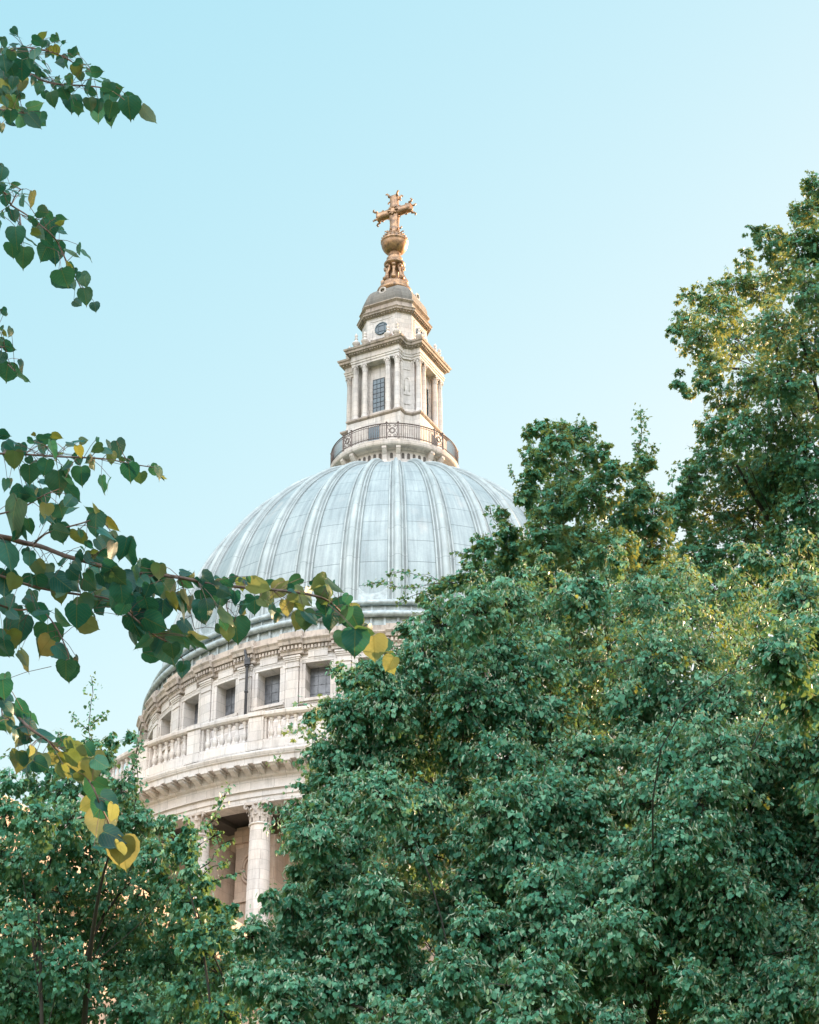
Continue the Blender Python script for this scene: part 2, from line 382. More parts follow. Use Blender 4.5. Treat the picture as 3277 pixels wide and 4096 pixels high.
# ---- dome foot: scalloped aprons, rolls, stepped lead gutter
m = MB()
for k in range(32):
    ac = ribaz(k)+BAY/2; hw = 0.295*BAY
    pts = []
    for i in range(13):
        t = math.pi*i/12; pts.append((ac-hw*math.cos(t), 64.75-1.0*math.sin(t)**0.8*0.9))
    def rr(z, off): return -3+19.7*math.sqrt(1-(max(0,(z-63))/19.5)**2)+off
    rows = [[pol(a, rr(62.9,0.20), 62.9) for a, z in pts], [pol(a, rr(z,0.18), z) for a, z in pts], [pol(a, rr(z,-0.05), z+0.06) for a, z in pts]]
    m.grid(rows, False, False, [[(i*.3, 80+j*.4) for i in range(13)] for j in range(3)])
m.arc([(16.75,63.25),(17.25,63.2),(17.3,62.95),(17.45,62.95)], 0, 360, 128)
for rr_, zz, rad in ((17.62,62.78,0.20),(17.98,61.78,0.22)):
    m.arc([(rr_+rad*math.cos(t), zz+rad*math.sin(t)) for t in np.linspace(0, 2*math.pi, 9)], 0, 360, 160, True)
m.arc([(17.45,62.7),(17.45,61.95),(17.9,61.9)], 0, 360, 128)
m.arc([(17.75,61.7),(17.75,60.9)], 0, 360, 128)
for k in range(128):
    a = ribaz(0)+k*360/128
    m.cbox(a-0.18, a+0.18, 17.4, 17.53, 61.95, 62.65, 1); m.cbox(a-0.25, a+0.25, 17.7, 17.86, 60.9, 61.6, 1)
m.build('lead_gutter', 'lead_roll', cath)

# ---- attic drum
RW = 17.7
WZ0, WZ1, WH = 56.30, 58.76, 2.72     # window sill, head, half width in degrees
m = MB()
for k in range(32):
    a0, a1, ac = ribaz(k), ribaz(k+1), ribaz(k)+BAY/2
    if -95 < ac < 105 or 255 < ac < 365:
        m.cbox(a0, ac-WH, RW-1.0, RW, WZ0, WZ1, 2); m.cbox(ac+WH, a1, RW-1.0, RW, WZ0, WZ1, 2)
    else: m.cbox(a0, a1, RW-1.0, RW, WZ0, WZ1, 3)
m.arc([(RW-1.0,50.8),(RW,50.8),(RW,WZ0),(RW-1.0,WZ0)], 0, 360, 160)
m.arc([(RW-1.0,WZ1),(RW,WZ1),(RW,60.0),(RW-1.0,60.0)], 0, 360, 160)
m.arc([(RW,51.0),(RW+0.25,51.0),(RW+0.25,54.9),(RW+0.12,55.05),(RW,55.08)], 0, 360, 160)
m.build('attic_wall', 'portland_stone', cath)
# pilaster with capital
m = MB(); hw = 1.45
m.cbox(-hw, hw, RW-0.01, RW+0.20, 55.0, 59.72, 2)
m.cbox(-hw*1.12, hw*1.12, RW-0.01, RW+0.26, 55.0, 55.55, 2)
for z0, z1, e in ((58.55,58.68,0.06),(58.98,59.10,0.05),(59.10,59.22,0.10),(59.22,59.34,0.15)):
    m.cbox(-hw-e*3, hw+e*3, RW-0.01, RW+0.20+e, z0, z1, 2)
pil = m.build('pilaster', 'portland_stone', cath); first = True
for k in KV:
    o = pil if first else copy_of(pil, cath); first = False
    o.rotation_euler = (0,0,-R_(ribaz(k)))
# flat strips beside the pilasters and eared window frames
def cframe(m, hw, z0, z1, wd, r0, r1, ear):
    d = math.degrees(wd/RW)
    m.cbox(-hw-d, -hw, r0, r1, z0, z1, 1); m.cbox(hw, hw+d, r0, r1, z0, z1, 1)
    m.cbox(-hw-d-ear, hw+d+ear, r0, r1, z1, z1+wd, 3); m.cbox(-hw-d-ear, hw+d+ear, r0, r1, z0-wd, z0, 3)
m = MB()
cframe(m, WH, WZ0, WZ1, 0.30, RW-0.01, RW+0.07, 0)
cframe(m, WH+0.75, WZ0-0.24, WZ1+0.24, 0.16, RW-0.01, RW+0.13, 0)
m.cbox(-WH-1.55, WH+1.55, RW-0.01, RW+0.11, WZ1+0.02, WZ1+0.34, 3)
m.cbox(-WH+0.6, WH-0.6, RW-0.01, RW+0.17, WZ1+0.36, WZ1+1.02, 3)       # raised block above the head
m.cbox(-WH-1.1, WH+1.1, RW-0.01, RW+0.24, WZ0-0.27, WZ0-0.07, 3)        # sill
m.cbox(-WH+0.5, WH-0.5, RW-0.01, RW+0.13, WZ0-0.75, WZ0-0.45, 3)
win = m.build('window', 'portland_stone', cath)
m = MB()
m.cbox(-WH-0.1, WH+0.1, RW-0.86, RW-0.80, WZ0-0.05, WZ1+0.05, 3)
pane = m.build('pane', 'grey_glass', win)
m = MB()
for i in range(1, 3):
    a = -WH+2*WH*i/3; m.cbox(a-0.03, a+0.03, RW-0.80, RW-0.75, WZ0, WZ1, 1)
for i in range(1, 4):
    z = WZ0+(WZ1-WZ0)*i/4; m.cbox(-WH, WH, RW-0.80, RW-0.77, z-0.012, z+0.012, 2)
bars = m.build('window_bars', 'grey_glass', win)
first = True
for k in KV:
    if first: o = win; first = False
    else:
        o = copy_of(win, cath); copy_of(pane, o); copy_of(bars, o)
    o.rotation_euler = (0,0,-R_(ribaz(k)+BAY/2))
# attic entablature: dentil cornice breaking forward over the pilasters
m = MB()
def ent(a0, a1, e, n):
    m.arc([(RW,59.42),(RW+e+0.10,59.42),(RW+e+0.10,59.62),(RW+e+0.16,59.66),(RW+e+0.16,59.98),(RW+e+0.40,60.02),(RW+e+0.46,60.22),(RW+e+0.58,60.36),(RW+e+0.58,60.46),(RW+e+0.30,60.50),(RW+e+0.30,60.94),(RW-0.3,60.96)], a0, a1, n, False, True)
    nd = max(1, int(round((a1-a0)/0.80)))
    for i in range(nd):
        a = a0+(a1-a0)*(i+0.5)/nd; m.cbox(a-0.24, a+0.24, RW+e+0.10, RW+e+0.31, 59.72, 59.95, 1)
for k in range(32):
    a = ribaz(k); ent(a-2.55, a+2.55, 0.26, 4); ent(a+2.55, a+BAY-2.55, 0.0, 4)
m.build('attic_cornice', 'portland_stone_cornice', cath)
# rain pipes
def pipe(az_):
    m = MB(); r = RW+0.46
    m.tube([pol(az_, RW+0.75, 60.3), pol(az_, r, 59.3), pol(az_, r, 51.0)], 0.095, 8)
    for z in (59.2, 57.4, 55.6, 53.6): m.lathe([(0.13,z-0.06),(0.13,z+0.06)], 10, (*pol(az_, r, 0)[:2], 0))
    m.box(pol(az_, r, 59.55), 0.36, 0.36, 0.5)
    m.build('rain_pipe', 'black_iron', cath)
pipe(ribaz(3)-0.95)

# ---- stone gallery and balustrade
m = MB()
m.arc([(RW-0.5,50.85),(22.9,50.80),(22.9,50.3),(RW-0.5,50.3)], 0, 360, 160, False, True)
m.build('gallery_floor', 'portland_stone', cath)
m = MB()
RB = 22.62
m.arc([(RB-0.36,50.78),(RB+0.40,50.78),(RB+0.40,51.28),(RB+0.30,51.34),(RB+0.30,51.46),(RB-0.30,51.46)], 0, 360, 192, False, True)
m.arc([(RB-0.26,52.98),(RB+0.24,52.98),(RB+0.34,53.08),(RB+0.36,53.26),(RB+0.28,53.34),(RB-0.28,53.34)], 0, 360, 192, False, True)
for k in range(32):
    a = ribaz(k); m.cbox(a-1.22, a+1.22, RB-0.30, RB+0.32, 51.44, 52.99, 2); m.cbox(a-1.36, a+1.36, RB-0.34, RB+0.45, 50.79, 51.36, 2)
    m.cbox(a-1.34, a+1.34, RB-0.32, RB+0.41, 53.06, 53.36, 2)
    for s in (-1, 1): m.cbox(a+s*1.42-0.16, a+s*1.42+0.16, RB-0.16, RB+0.16, 51.44, 52.99, 1)
balu = m.build('balustrade', 'portland_stone', cath)
m = MB()
m.lathe([(0.16,0),(0.16,0.16),(0.11,0.20),(0.10,0.26),(0.15,0.36),(0.185,0.50),(0.175,0.62),(0.12,0.80),(0.085,1.0),(0.08,1.14),(0.12,1.20),(0.085,1.25),(0.10,1.32),(0.155,1.38),(0.155,1.56)], 10)
b0 = m.build('baluster', 'portland_stone', balu)
bspots = [ribaz(k)+2.30+(BAY-4.6)*i/5 for k in range(-8, 8) for i in range(6)]
for i, a in enumerate(bspots):
    o = b0 if i == 0 else copy_of(b0, balu)
    o.location = pol(a, RB, 51.44)

# ---- peristyle entablature, columns, inner drum
m = MB()
RE = 22.45
m.arc([(21.25,47.62),(RE-0.08,47.62),(RE-0.08,47.98),(RE,48.0),(RE,48.32),(RE+0.14,48.38),(RE+0.14,48.46),(RE+0.02,48.48),(RE+0.02,49.12),(RE+0.16,49.2),(RE+0.22,49.28),(RE+0.22,49.78),(RE+0.95,49.8),(RE+0.98,50.08),(RE+1.06,50.14),(RE+1.16,50.36),(RE+1.16,50.44),(RE+0.5,50.79),(21.25,50.79)], 0, 360, 192, False, True)
enta = m.build('entablature', 'portland_stone', cath)
m = MB()
hw = 0.19
sec = [(0.0,49.79),(0.80,49.79),(0.82,49.62),(0.70,49.50),(0.45,49.46),(0.25,49.36),(0.0,49.30)]
m.add([(-hw,-(RE+0.21+x),z) for x, z in sec]+[(hw,-(RE+0.21+x),z) for x, z in sec],
      [tuple(range(7)), tuple(range(13,6,-1))]+[(i,(i+1)%7,7+(i+1)%7,7+i) for i in range(7)])
m.box((0,-(RE+0.60),49.70), 0.50, 0.94, 0.10)
md = m.build('modillion', 'portland_stone', enta)
for i in range(85):
    o = md if i == 0 else copy_of(md, enta)
    o.rotation_euler = (0,0,-R_(ribaz(-7)+BAY*(i+0.5)/5))
RC = 21.85
def capital(m, z0, h, r, seg=10):
    """Corinthian: bell, two rows of curling leaves, corner volutes, abacus (about the origin)"""
    m.lathe([(r*1.0,z0-0.10*h),(r*1.10,z0-0.06*h),(r*1.0,z0),(r*0.98,z0+0.1*h),(r*1.0,z0+0.55*h),(r*1.25,z0+0.86*h)], seg)
    for row, (zb, zt, rb, out, nl, off) in enumerate(((0.0,0.42,1.04,0.36,8,0),(0.22,0.70,1.08,0.46,8,0.5))):
        for i in range(nl):
            t = 2*math.pi*(i+off)/nl; ca, sa = math.cos(t), math.sin(t); hw = r*0.36
            rows = []
            for q, (fz, fo, fw) in enumerate(((0,0,0.9),(0.5,0.03,1.0),(0.85,0.12,0.85),(1.0,0.30,0.55),(0.93,0.42,0.4),(0.80,0.40,0.2))):
                rr = r*(rb+out*fo*1.6); z = z0+h*(zb+(zt-zb)*fz)
                rows.append([(ca*rr-sa*hw*fw*s, sa*rr+ca*hw*fw*s, z-(0.04*h*abs(s))) for s in (-1,-0.5,0,0.5,1)])
            rows = [[(x+ca*0.06*r*(1-abs(j-2)/2), y+sa*0.06*r*(1-abs(j-2)/2), z) for j,(x,y,z) in enumerate(rw)] for rw in rows]
            m.grid(rows, False, False)
    for i in range(4):
        t = math.pi/4+i*math.pi/2; ca, sa = math.cos(t), math.sin(t); pts = []; 
        for q in range(12):
            u = q/11
            if u < 0.5: rr = r*(1.05+0.55*u*2); z = z0+h*(0.5+0.36*math.sin(u*math.pi))
            else:
                th = (u-0.5)*2*5.2; rad = 0.15*(1-0.6*(u-0.5)*2)
                rr = r*1.60+r*rad*1.3*math.sin(th); z = z0+h*(0.74+rad*0.8*math.cos(th))
            pts.append((ca*rr, sa*rr, z))
        m.tube(pts, [r*0.12]*12, 5)
    ab = []
    for i in range(4):
        t = math.pi/4+i*math.pi/2
        for dt in (-0.10, 0.10): ab.append((r*1.72*math.cos(t+dt), r*1.72*math.sin(t+dt)))
        tm = t+math.pi/4; ab.append((r*1.12*math.cos(tm), r*1.12*math.sin(tm)))
    m.prism(ab, z0+0.86*h, z0+1.0*h)
    for i in range(4):
        t = i*math.pi/2; m.lathe([(0.02*r,-0.13*r),(0.2*r,-0.1*r),(0.24*r,0),(0.2*r,0.1*r),(0.02*r,0.13*r)], 6, (r*1.18*math.cos(t), r*1.18*math.sin(t), z0+0.9*h))
m = MB()
m.lathe([(0.95,33.0),(0.95,33.3),(0.88,33.4),(0.92,33.6),(0.80,33.75),(0.74,33.9),(0.72,38),(0.70,41),(0.655,44),(0.61,46.2),(0.61,46.4)], 28)
m.lathe([(0.62,46.24),(0.69,46.28),(0.69,46.36),(0.62,46.40)], 28)
col = m.build('column', 'portland_stone', cath)
m = MB(); capital(m, 46.42, 1.21, 0.60)
cap = m.build('capital', 'portland_stone_cornice', col)
first = True
for k in KV:
    if first: o = col; first = False
    else: o = copy_of(col, cath); copy_of(cap, o)
    o.location = pol(ribaz(k), RC, 0); o.rotation_euler = (0,0,-R_(ribaz(k)))
# ceiling of the walk and inner drum
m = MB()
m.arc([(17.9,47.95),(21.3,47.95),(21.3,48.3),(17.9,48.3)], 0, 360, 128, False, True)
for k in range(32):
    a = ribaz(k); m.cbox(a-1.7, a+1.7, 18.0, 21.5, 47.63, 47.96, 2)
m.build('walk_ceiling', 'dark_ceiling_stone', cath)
m = MB()
m.arc([(17.6,30),(18.3,30),(18.3,47.9),(17.6,47.9)], 0, 360, 160, False, True)
for k in range(32):
    a = ribaz(k)
    m.cbox(a-1.75, a+1.75, 18.25, 18.6, 33, 47.0, 2); m.cbox(a-2.0, a+2.0, 18.25, 18.7, 46.0, 47.0, 2)
    m.cbox(a-1.2, a+1.2, 18.3, 20.6, 33, 46.2, 2) if k % 4 in (2, 3) else None
inner = m.build('inner_drum', 'inner_drum_stone', cath)
# filled bays: niche and roundel between the columns
def niche_wall(ac):
    m = MB(); r0 = 19.2
    hw = 3.3
    # wall with arched opening built as strips
    zs, zc = 33.0, 40.6; ra = 1.9  # half width in degrees
    n = 14
    top = 47.6
    pts = []
    for i in range(n+1):
        t = math.pi*i/n; pts.append((ac-ra*math.cos(t), zc+math.sin(t)*ra*r0*math.pi/180*1.0))
    m.cbox(ac-hw, ac-ra, r0-0.6, r0, zs, top, 2); m.cbox(ac+ra, ac+hw, r0-0.6, r0, zs, top, 2)
    for (a, z), (b, y) in zip(pts[:-1], pts[1:]):
        q = [pol(a,r0,z), pol(b,r0,y), pol(b,r0,top), pol(a,r0,top)]
        m.add(q, [(0,1,2,3)])
        m.add([pol(a,r0,z), pol(b,r0,y), pol(b,r0-0.6,y), pol(a,r0-0.6,z)], [(0,1,2,3)])
    # half round back of the niche with a shell head
    rows = []
    for j in range(9):
        t = math.pi*j/8; a = ac-ra*math.cos(t); d = 0.9*math.sin(t)
        rows.append([pol(a, r0-0.5-d, zs), pol(a, r0-0.5-d, zc)]+[pol(ac-ra*math.cos(t)*math.cos(q), r0-0.5-d*math.cos(q), zc+ra*r0*math.pi/180*math.sin(q)) for q in (0.4,0.8,1.2,1.55)])
    m.grid(rows, False, True)
    # mouldings
    ring = [pol(ac-(ra+0.35)*math.cos(math.pi*i/16), r0+0.04, zc+math.sin(math.pi*i/16)*(ra+0.35)*r0*math.pi/180) for i in range(17)]
    m.tube(ring, 0.10, 6); m.tube([pol(ac-ra-0.35,r0+0.04,zs), ring[0]], 0.10, 6); m.tube([pol(ac+ra+0.35,r0+0.04,zs), ring[-1]], 0.10, 6)
    m.cbox(ac-hw, ac+hw, r0, r0+0.14, 42.7, 42.95, 3)
    m.cbox(ac-hw, ac+hw, r0, r0+0.22, 46.5, 47.3, 3)
    for i in range(2):   # oval wreath above
        rr = 0.75-0.2*i; m.tube([pol(ac+math.degrees(rr*0.8*math.cos(2*math.pi*q/24)/r0), r0+0.06, 44.8+rr*1.25*math.sin(2*math.pi*q/24)) for q in range(25)], 0.11-0.03*i, 6)
    m.build('niche_wall', 'inner_drum_stone', cath)
for k in (-6, -2, 2, 6): niche_wall(ribaz(k)+BAY/2)

# ---- golden gallery
LA = R_(27.4)
nL = (-math.sin(LA), -math.cos(LA)); nR = (math.cos(LA), -math.sin(LA))
def L2(u, v): return (u*nL[0]+v*nR[0], u*nL[1]+v*nR[1])
def L3(u, v, z): return (*L2(u, v), z)
m = MB()
m.arc([(4.2,81.0),(4.62,81.0),(4.62,81.3),(4.48,81.38),(4.42,81.42),(4.42,82.28),(4.55,82.34),(4.62,82.42),(4.98,82.48),(5.06,82.56),(5.10,82.72),(5.02,82.80),(5.04,82.96),(4.96,83.04),(2.0,83.08)], 0, 360, 128)
gal = m.build('golden_gallery', 'lantern_stone', cath)
m = MB()      # arcade of little niches: flat dark plates painted for their shade
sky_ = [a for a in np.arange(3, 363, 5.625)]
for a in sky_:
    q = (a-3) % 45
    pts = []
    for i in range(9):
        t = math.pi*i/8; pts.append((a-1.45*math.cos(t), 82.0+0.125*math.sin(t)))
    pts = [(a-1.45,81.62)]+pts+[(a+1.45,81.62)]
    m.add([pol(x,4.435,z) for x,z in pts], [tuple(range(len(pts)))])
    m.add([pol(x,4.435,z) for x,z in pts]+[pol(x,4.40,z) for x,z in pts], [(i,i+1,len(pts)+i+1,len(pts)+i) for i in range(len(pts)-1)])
m.build('niche_shade', 'dark_ceiling_stone', gal)
m = MB(); hw = 0.17
sec = [(4.40,81.30),(4.62,81.28),(4.60,81.55),(4.66,81.85),(4.86,82.12),(4.98,82.32),(4.96,82.47),(4.40,82.47)]
m.add([(-hw,-r,z) for r,z in sec]+[(hw,-r,z) for r,z in sec], [tuple(range(8)), tuple(range(15,7,-1))]+[(i,(i+1)%8,8+(i+1)%8,8+i) for i in range(8)])
m.tube([(-hw-0.01,-4.88,82.32),(hw+0.01,-4.88,82.32)], 0.10, 10)
br = m.build('bracket', 'lantern_stone', gal); first = True
for k in range(8):
    for s in (-1, 1):
        o = br if first else copy_of(br, gal); first = False
        o.rotation_euler = (0,0,-R_(3+45*k+6.3*s))
RR = 4.93
m = MB()
for z, rad in ((84.42,0.045),(84.25,0.02),(83.22,0.03)):
    m.arc([(RR+rad*math.cos(t), z+rad*math.sin(t)) for t in np.linspace(0,2*math.pi,7)], 0, 360, 128, True)
for i in range(216):
    a = i*360/216+2
    if abs((a-2+22.5) % 45-22.5) < 4.6: continue
    m.tube([pol(a,RR,83.1), pol(a,RR,84.42)], 0.020, 5)
for k in range(8):
    for s in (-5.1, 5.1):
        a = 2+45*k+s; m.box(pol(a,RR,83.78), 0.10, 0.10, 1.42); m.lathe([(0.02,84.60),(0.08,84.55),(0.09,84.50),(0.05,84.44)], 8, (*pol(a,RR,0)[:2],0))
rail = m.build('gallery_railing', 'rusty_iron', cath)
m = MB()
def rp(x, z): return pol(math.degrees(x/RR), RR, z)
cz = 83.78
m.tube([rp(0.20*math.cos(t), cz+0.24*math.sin(t)) for t in np.linspace(0,2*math.pi,20)], 0.035, 5)
m.tube([rp(0.13*math.cos(t), cz+0.16*math.sin(t)) for t in np.linspace(0,2*math.pi,16)], 0.02, 5)
for sx in (-1,1):
    for sz in (-1,1):
        pts = []
        for q in range(16):
            th = q/15*7.5; rad = 0.15*(1-q/18)
            pts.append(rp(sx*(0.24+rad*math.cos(th)-0.03), cz+sz*(0.40+rad*math.sin(th))))
        m.tube(pts, 0.024, 5)
        m.tube([rp(sx*0.20, cz), rp(sx*0.33, cz+sz*0.18), rp(sx*0.36, cz+sz*0.36)], 0.022, 5)
sp = m.build('scroll_panel', 'rusty_iron', rail)
for k in range(8):
    o = sp if k == 0 else copy_of(sp, rail)
    o.rotation_euler = (0,0,-R_(2+45*k))

# ---- lantern
def cross_plan(a, b, d):
    out = []
    for k in range(4):
        for (u, v) in ((a,-b),(a,b),(d,b),(b,d)):
            for _ in range(k): u, v = -v, u
            out.append(L2(u, v))
    return out
def octo(a, b):
    out = []
    for k in range(4):
        for (u, v) in ((a,-b),(a,b)):
            for _ in range(k): u, v = -v, u
            out.append(L2(u, v))
    return out
def rotk(u, v, k):
    for _ in range(k): u, v = -v, u
    return u, v
m = MB()
PP = cross_plan(3.42, 2.28, 2.75)
m.mould(PP, [(0.10,83.0),(0.10,83.4),(0.0,83.5),(0.0,86.12)])
CORE = cross_plan(2.62, 2.02, 2.45)
m.mould(CORE, [(0,86.4),(0,91.6)])
EP = cross_plan(3.36, 2.14, 2.60)
m.mould(EP, [(-0.05,91.42),(-0.05,91.62),(0,91.64),(0,91.82),(0.05,91.84),(0.05,91.92),(-0.02,91.94),(-0.02,92.36)])
AP = octo(2.24, 1.34)
m.mould(AP, [(0.16,93.1),(0.16,93.55),(0.06,93.6),(0,93.65),(0,96.35)])
# sunk frames, niches on the diagonals
for k in range(4):
    for f in (1,):
        uu, vv = rotk(1, 0, k); N3 = Vector((*L2(uu, vv), 0)); tu, tv = rotk(0, 1, k); T3 = Vector((*L2(tu, tv), 0))
        c = N3*2.25+Vector((0,0,95.1))
        for sx, sz, w_, h_ in ((0,0.86,1.9,0.10),(0,-0.86,1.9,0.10),(0.9,0,0.10,1.82),(-0.9,0,0.10,1.82)):
            m.box(tuple(c+T3*sx+Vector((0,0,sz))), w_, 0.05, h_, tuple(T3), tuple(N3))
        for sgn in (-1, 1):          # antae behind the columns
            for t in (1.02, 1.80): m.box(tuple(N3*2.68+T3*sgn*t+Vector((0,0,89.0))), 0.42, 0.16, 4.9, tuple(T3), tuple(N3))
        m.box(tuple(N3*2.66+Vector((0,0,86.95))), 1.3, 0.22, 0.14, tuple(T3), tuple(N3))
        # pedestal door on the gallery
        m.box(tuple(N3*3.42+Vector((0,0,85.35))), 1.3, 0.12, 0.16, tuple(T3), tuple(N3))
        for sgn in (-1, 1): m.box(tuple(N3*3.42+T3*sgn*0.62+Vector((0,0,84.2))), 0.14, 0.1, 2.1, tuple(T3), tuple(N3))
    du, dv = rotk(0.7071, 0.7071, k); N3 = Vector((*L2(du, dv), 0)); T3 = Vector((-N3.y, N3.x, 0))
    dd = (2.45+2.02)*0.7071
    for z, h in ((90.55,0.1),(88.2,0.06),(87.35,0.08)): m.box(tuple(N3*(dd+0.01)+Vector((0,0,z))), 0.50, 0.07, h, tuple(T3), tuple(N3))
    arch = [tuple(N3*(dd+0.01)+T3*0.20*math.cos(t)+Vector((0,0,89.55+0.22*math.sin(t)))) for t in np.linspace(0,math.pi,9)]
    arch = [tuple(N3*(dd+0.01)+T3*0.20+Vector((0,0,88.5)))]+arch+[tuple(N3*(dd+0.01)-T3*0.20+Vector((0,0,88.5)))]
    m.tube(arch, 0.035, 5)
lan = m.build('lantern', 'lantern_stone', cath)
m = MB()
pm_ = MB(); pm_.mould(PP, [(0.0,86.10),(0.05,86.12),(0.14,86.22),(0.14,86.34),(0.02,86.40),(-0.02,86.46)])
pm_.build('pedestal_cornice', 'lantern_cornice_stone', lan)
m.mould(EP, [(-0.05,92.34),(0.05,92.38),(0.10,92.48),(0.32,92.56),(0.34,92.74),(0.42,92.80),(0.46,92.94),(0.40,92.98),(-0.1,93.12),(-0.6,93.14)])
m.mould(AP, [(0,96.30),(0.08,96.32),(0.14,96.42),(0.34,96.48),(0.36,96.60),(0.44,96.70),(0.38,96.76),(0.08,96.82),(0.05,97.34),(0.12,97.40),(0.24,97.50),(0.24,97.58),(0.02,97.64)])
# dentils
for poly, o_, z0, z1, rr_ in ((EP,0.12,92.42,92.55,0.13),(AP,0.16,96.36,96.47,0.10)):
    pl = offset(poly, o_); n = len(pl)
    for i in range(n):
        p, q = Vector(pl[i]), Vector(pl[(i+1)%n]); ln = (q-p).length; e = (q-p)/ln; nn = Vector((e.y,-e.x)); nd = int(ln/0.22)
        for j in range(nd):
            c = p+e*ln*(j+0.5)/nd+nn*0.03; m.box((c.x,c.y,(z0+z1)/2), 0.12, rr_, z1-z0, (e.x,e.y,0), (nn.x,nn.y,0))
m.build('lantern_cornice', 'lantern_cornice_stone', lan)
# columns
m = MB()
m.lathe([(0.31,0),(0.31,0.12),(0.27,0.16),(0.29,0.24),(0.25,0.30),(0.235,0.36),(0.235,1.5),(0.225,2.8),(0.20,4.20),(0.20,4.30)], 18)
capital(m, 4.30, 0.64, 0.20, 8)
lc = m.build('column', 'lantern_stone', lan); first = True
for k in range(4):
    for t in (-1.82,-1.02,1.02,1.82):
        u, v = rotk(3.05, t, k); o = lc if first else copy_of(lc, lan); first = False
        o.location = L3(u, v, 86.46); o.rotation_euler = (0,0,-LA)
# tall windows and doors, round windows
m = MB(); m.box((0,0,0), 0.98, 0.06, 3.1)
tw = m.build('tall_window', 'dark_glass', lan)
m = MB()
for i in range(8): m.box((0,-0.035,-1.5+3.0*i/7), 1.02, 0.05, 0.02)
for x in (-0.49,-0.16,0.16,0.49): m.box((x,-0.035,0), 0.022, 0.05, 3.1)
# (glazing bars joined to the window as one sub-part each)
gbm = m.build('glazing_bars', 'black_iron', lan)
m = MB(); m.box((0,0,0), 0.95, 0.08, 2.1); dr = m.build('gallery_door', 'dark_glass', lan)
m = MB(); 
m.add([(0.50*math.cos(t),-0.01,0.50*math.sin(t)) for t in np.linspace(0,2*math.pi,28,endpoint=False)], [tuple(range(28))])
m.tube([(0.53*math.cos(t),0.0,0.53*math.sin(t)) for t in np.linspace(0,2*math.pi,29)], 0.06, 6)
for t in (0.26,-0.26): m.box((t,-0.03,0), 0.03, 0.03, 0.8); m.box((0,-0.03,t), 0.8, 0.03, 0.03)
rw_ = m.build('round_window', 'dark_glass', lan)
for k in range(4):
    u, v = rotk(1, 0, k); n2 = Vector(L2(u, v)); ang = math.atan2(n2.x, -n2.y)
    for src, off_, z in ((tw,2.66,88.55),(gbm,2.66,88.55),(dr,3.43,84.25),(rw_,2.28,95.1)):
        o = src if k == 0 else copy_of(src, lan)
        o.location = (n2.x*off_, n2.y*off_, z); o.rotation_euler = (0,0,ang)
# urns
m = MB()
m.lathe([(0.17,0),(0.17,0.14),(0.10,0.18),(0.09,0.26),(0.20,0.36),(0.27,0.48),(0.28,0.55),(0.23,0.60),(0.14,0.66),(0.10,0.74),(0.09,0.86),(0.13,0.90),(0.07,0.95),(0.07,1.05),(0.12,1.14),(0.10,1.22),(0.05,1.30),(0.01,1.36)], 12)
ur = m.build('urn', 'lantern_stone', lan); first = True
for k in range(4):
    for t in (-1.80,-1.02,1.02,1.80):
        u, v = rotk(3.12, t, k); o = ur if first else copy_of(ur, lan); first = False
        o.location = L3(u, v, 93.08); o.scale = (1.15, 1.15, 1.15)
# small octagonal dome
m = MB(); prof = [(-0.02,97.60),(0.04,97.75),(0.06,97.98),(0.02,98.32),(-0.10,98.68),(-0.30,99.02),(-0.60,99.36),(-0.90,99.60),(-1.05,99.72)]
m.mould(AP, prof)
ld = m.build('lantern_dome', 'weathered_grey_stone', cath)
m = MB()
m.tube([(0.25*math.cos(t),0,0.25*math.sin(t)) for t in np.linspace(0,2*math.pi,21)], 0.09, 6)
m.add([(0.22*math.cos(t),0.05,0.22*math.sin(t)) for t in np.linspace(0,2*math.pi,16,endpoint=False)], [tuple(range(16))])
m.tube([(0.25*math.cos(t),0.35,0.25*math.sin(t)) for t in np.linspace(0,2*math.pi,21)], 0.10, 6)
m.lathe([(0.30,0),(0.30,0.6)], 16)
om = m
m = MB()
m.tube([(0.26*math.cos(t),0,0.26*math.sin(t)) for t in np.linspace(0,2*math.pi,21)], 0.085, 6)
rows = [[(0.27*math.cos(t),y,0.27*math.sin(t)) for t in np.linspace(0,2*math.pi,17)] for y in (0.0,0.5)]
m.grid(rows, False, True)
m.add([(0.22*math.cos(t),0.12,0.22*math.sin(t)) for t in np.linspace(0,2*math.pi,16,endpoint=False)], [tuple(range(16))])
oc = m.build('round_dormer', 'lantern_stone', ld)
for k in range(4):
    u, v = rotk(1, 0, k); n2 = Vector(L2(u, v)); ang = math.atan2(n2.x, -n2.y)
    o = oc if k == 0 else copy_of(oc, ld)
    o.location = (n2.x*2.08, n2.y*2.08, 98.9); o.rotation_euler = (0,0,ang)

# ---- gilded finial: ring, consoles, ball, cross
m = MB()
m.lathe([(1.15,99.55),(1.24,99.66),(1.44,99.76),(1.48,99.94),(1.42,100.10),(1.22,100.18),(1.14,100.32),(1.20,100.44),(1.16,100.62),(1.02,100.70),(0.96,100.84),(0.44,100.9),(0.36,101.2),(0.36,102.5),(0.70,102.58),(0.84,102.68),(0.88,102.82),(0.80,102.95),(0.62,103.02),(0.58,103.20),(0.66,103.36),(0.52,103.52),(0.50,103.9)], 32)
fin = m.build('finial_base', 'old_gilding', cath)
m = MB()
pts = []
for q in range(9):
    u = q/8; pts.append((0, -(0.80-0.16*u+0.08*math.sin(u*math.pi*2)), 100.84+1.72*u))
m.tube(pts, [0.17,0.21,0.17,0.12,0.10,0.11,0.16,0.18,0.13], 8)
m.tube([(-0.17,-0.94,101.02),(0.17,-0.94,101.02)], 0.19, 10); m.tube([(-0.14,-0.74,102.36),(0.14,-0.74,102.36)], 0.15, 10)
cs = m.build('scroll_console', 'old_gilding', fin)
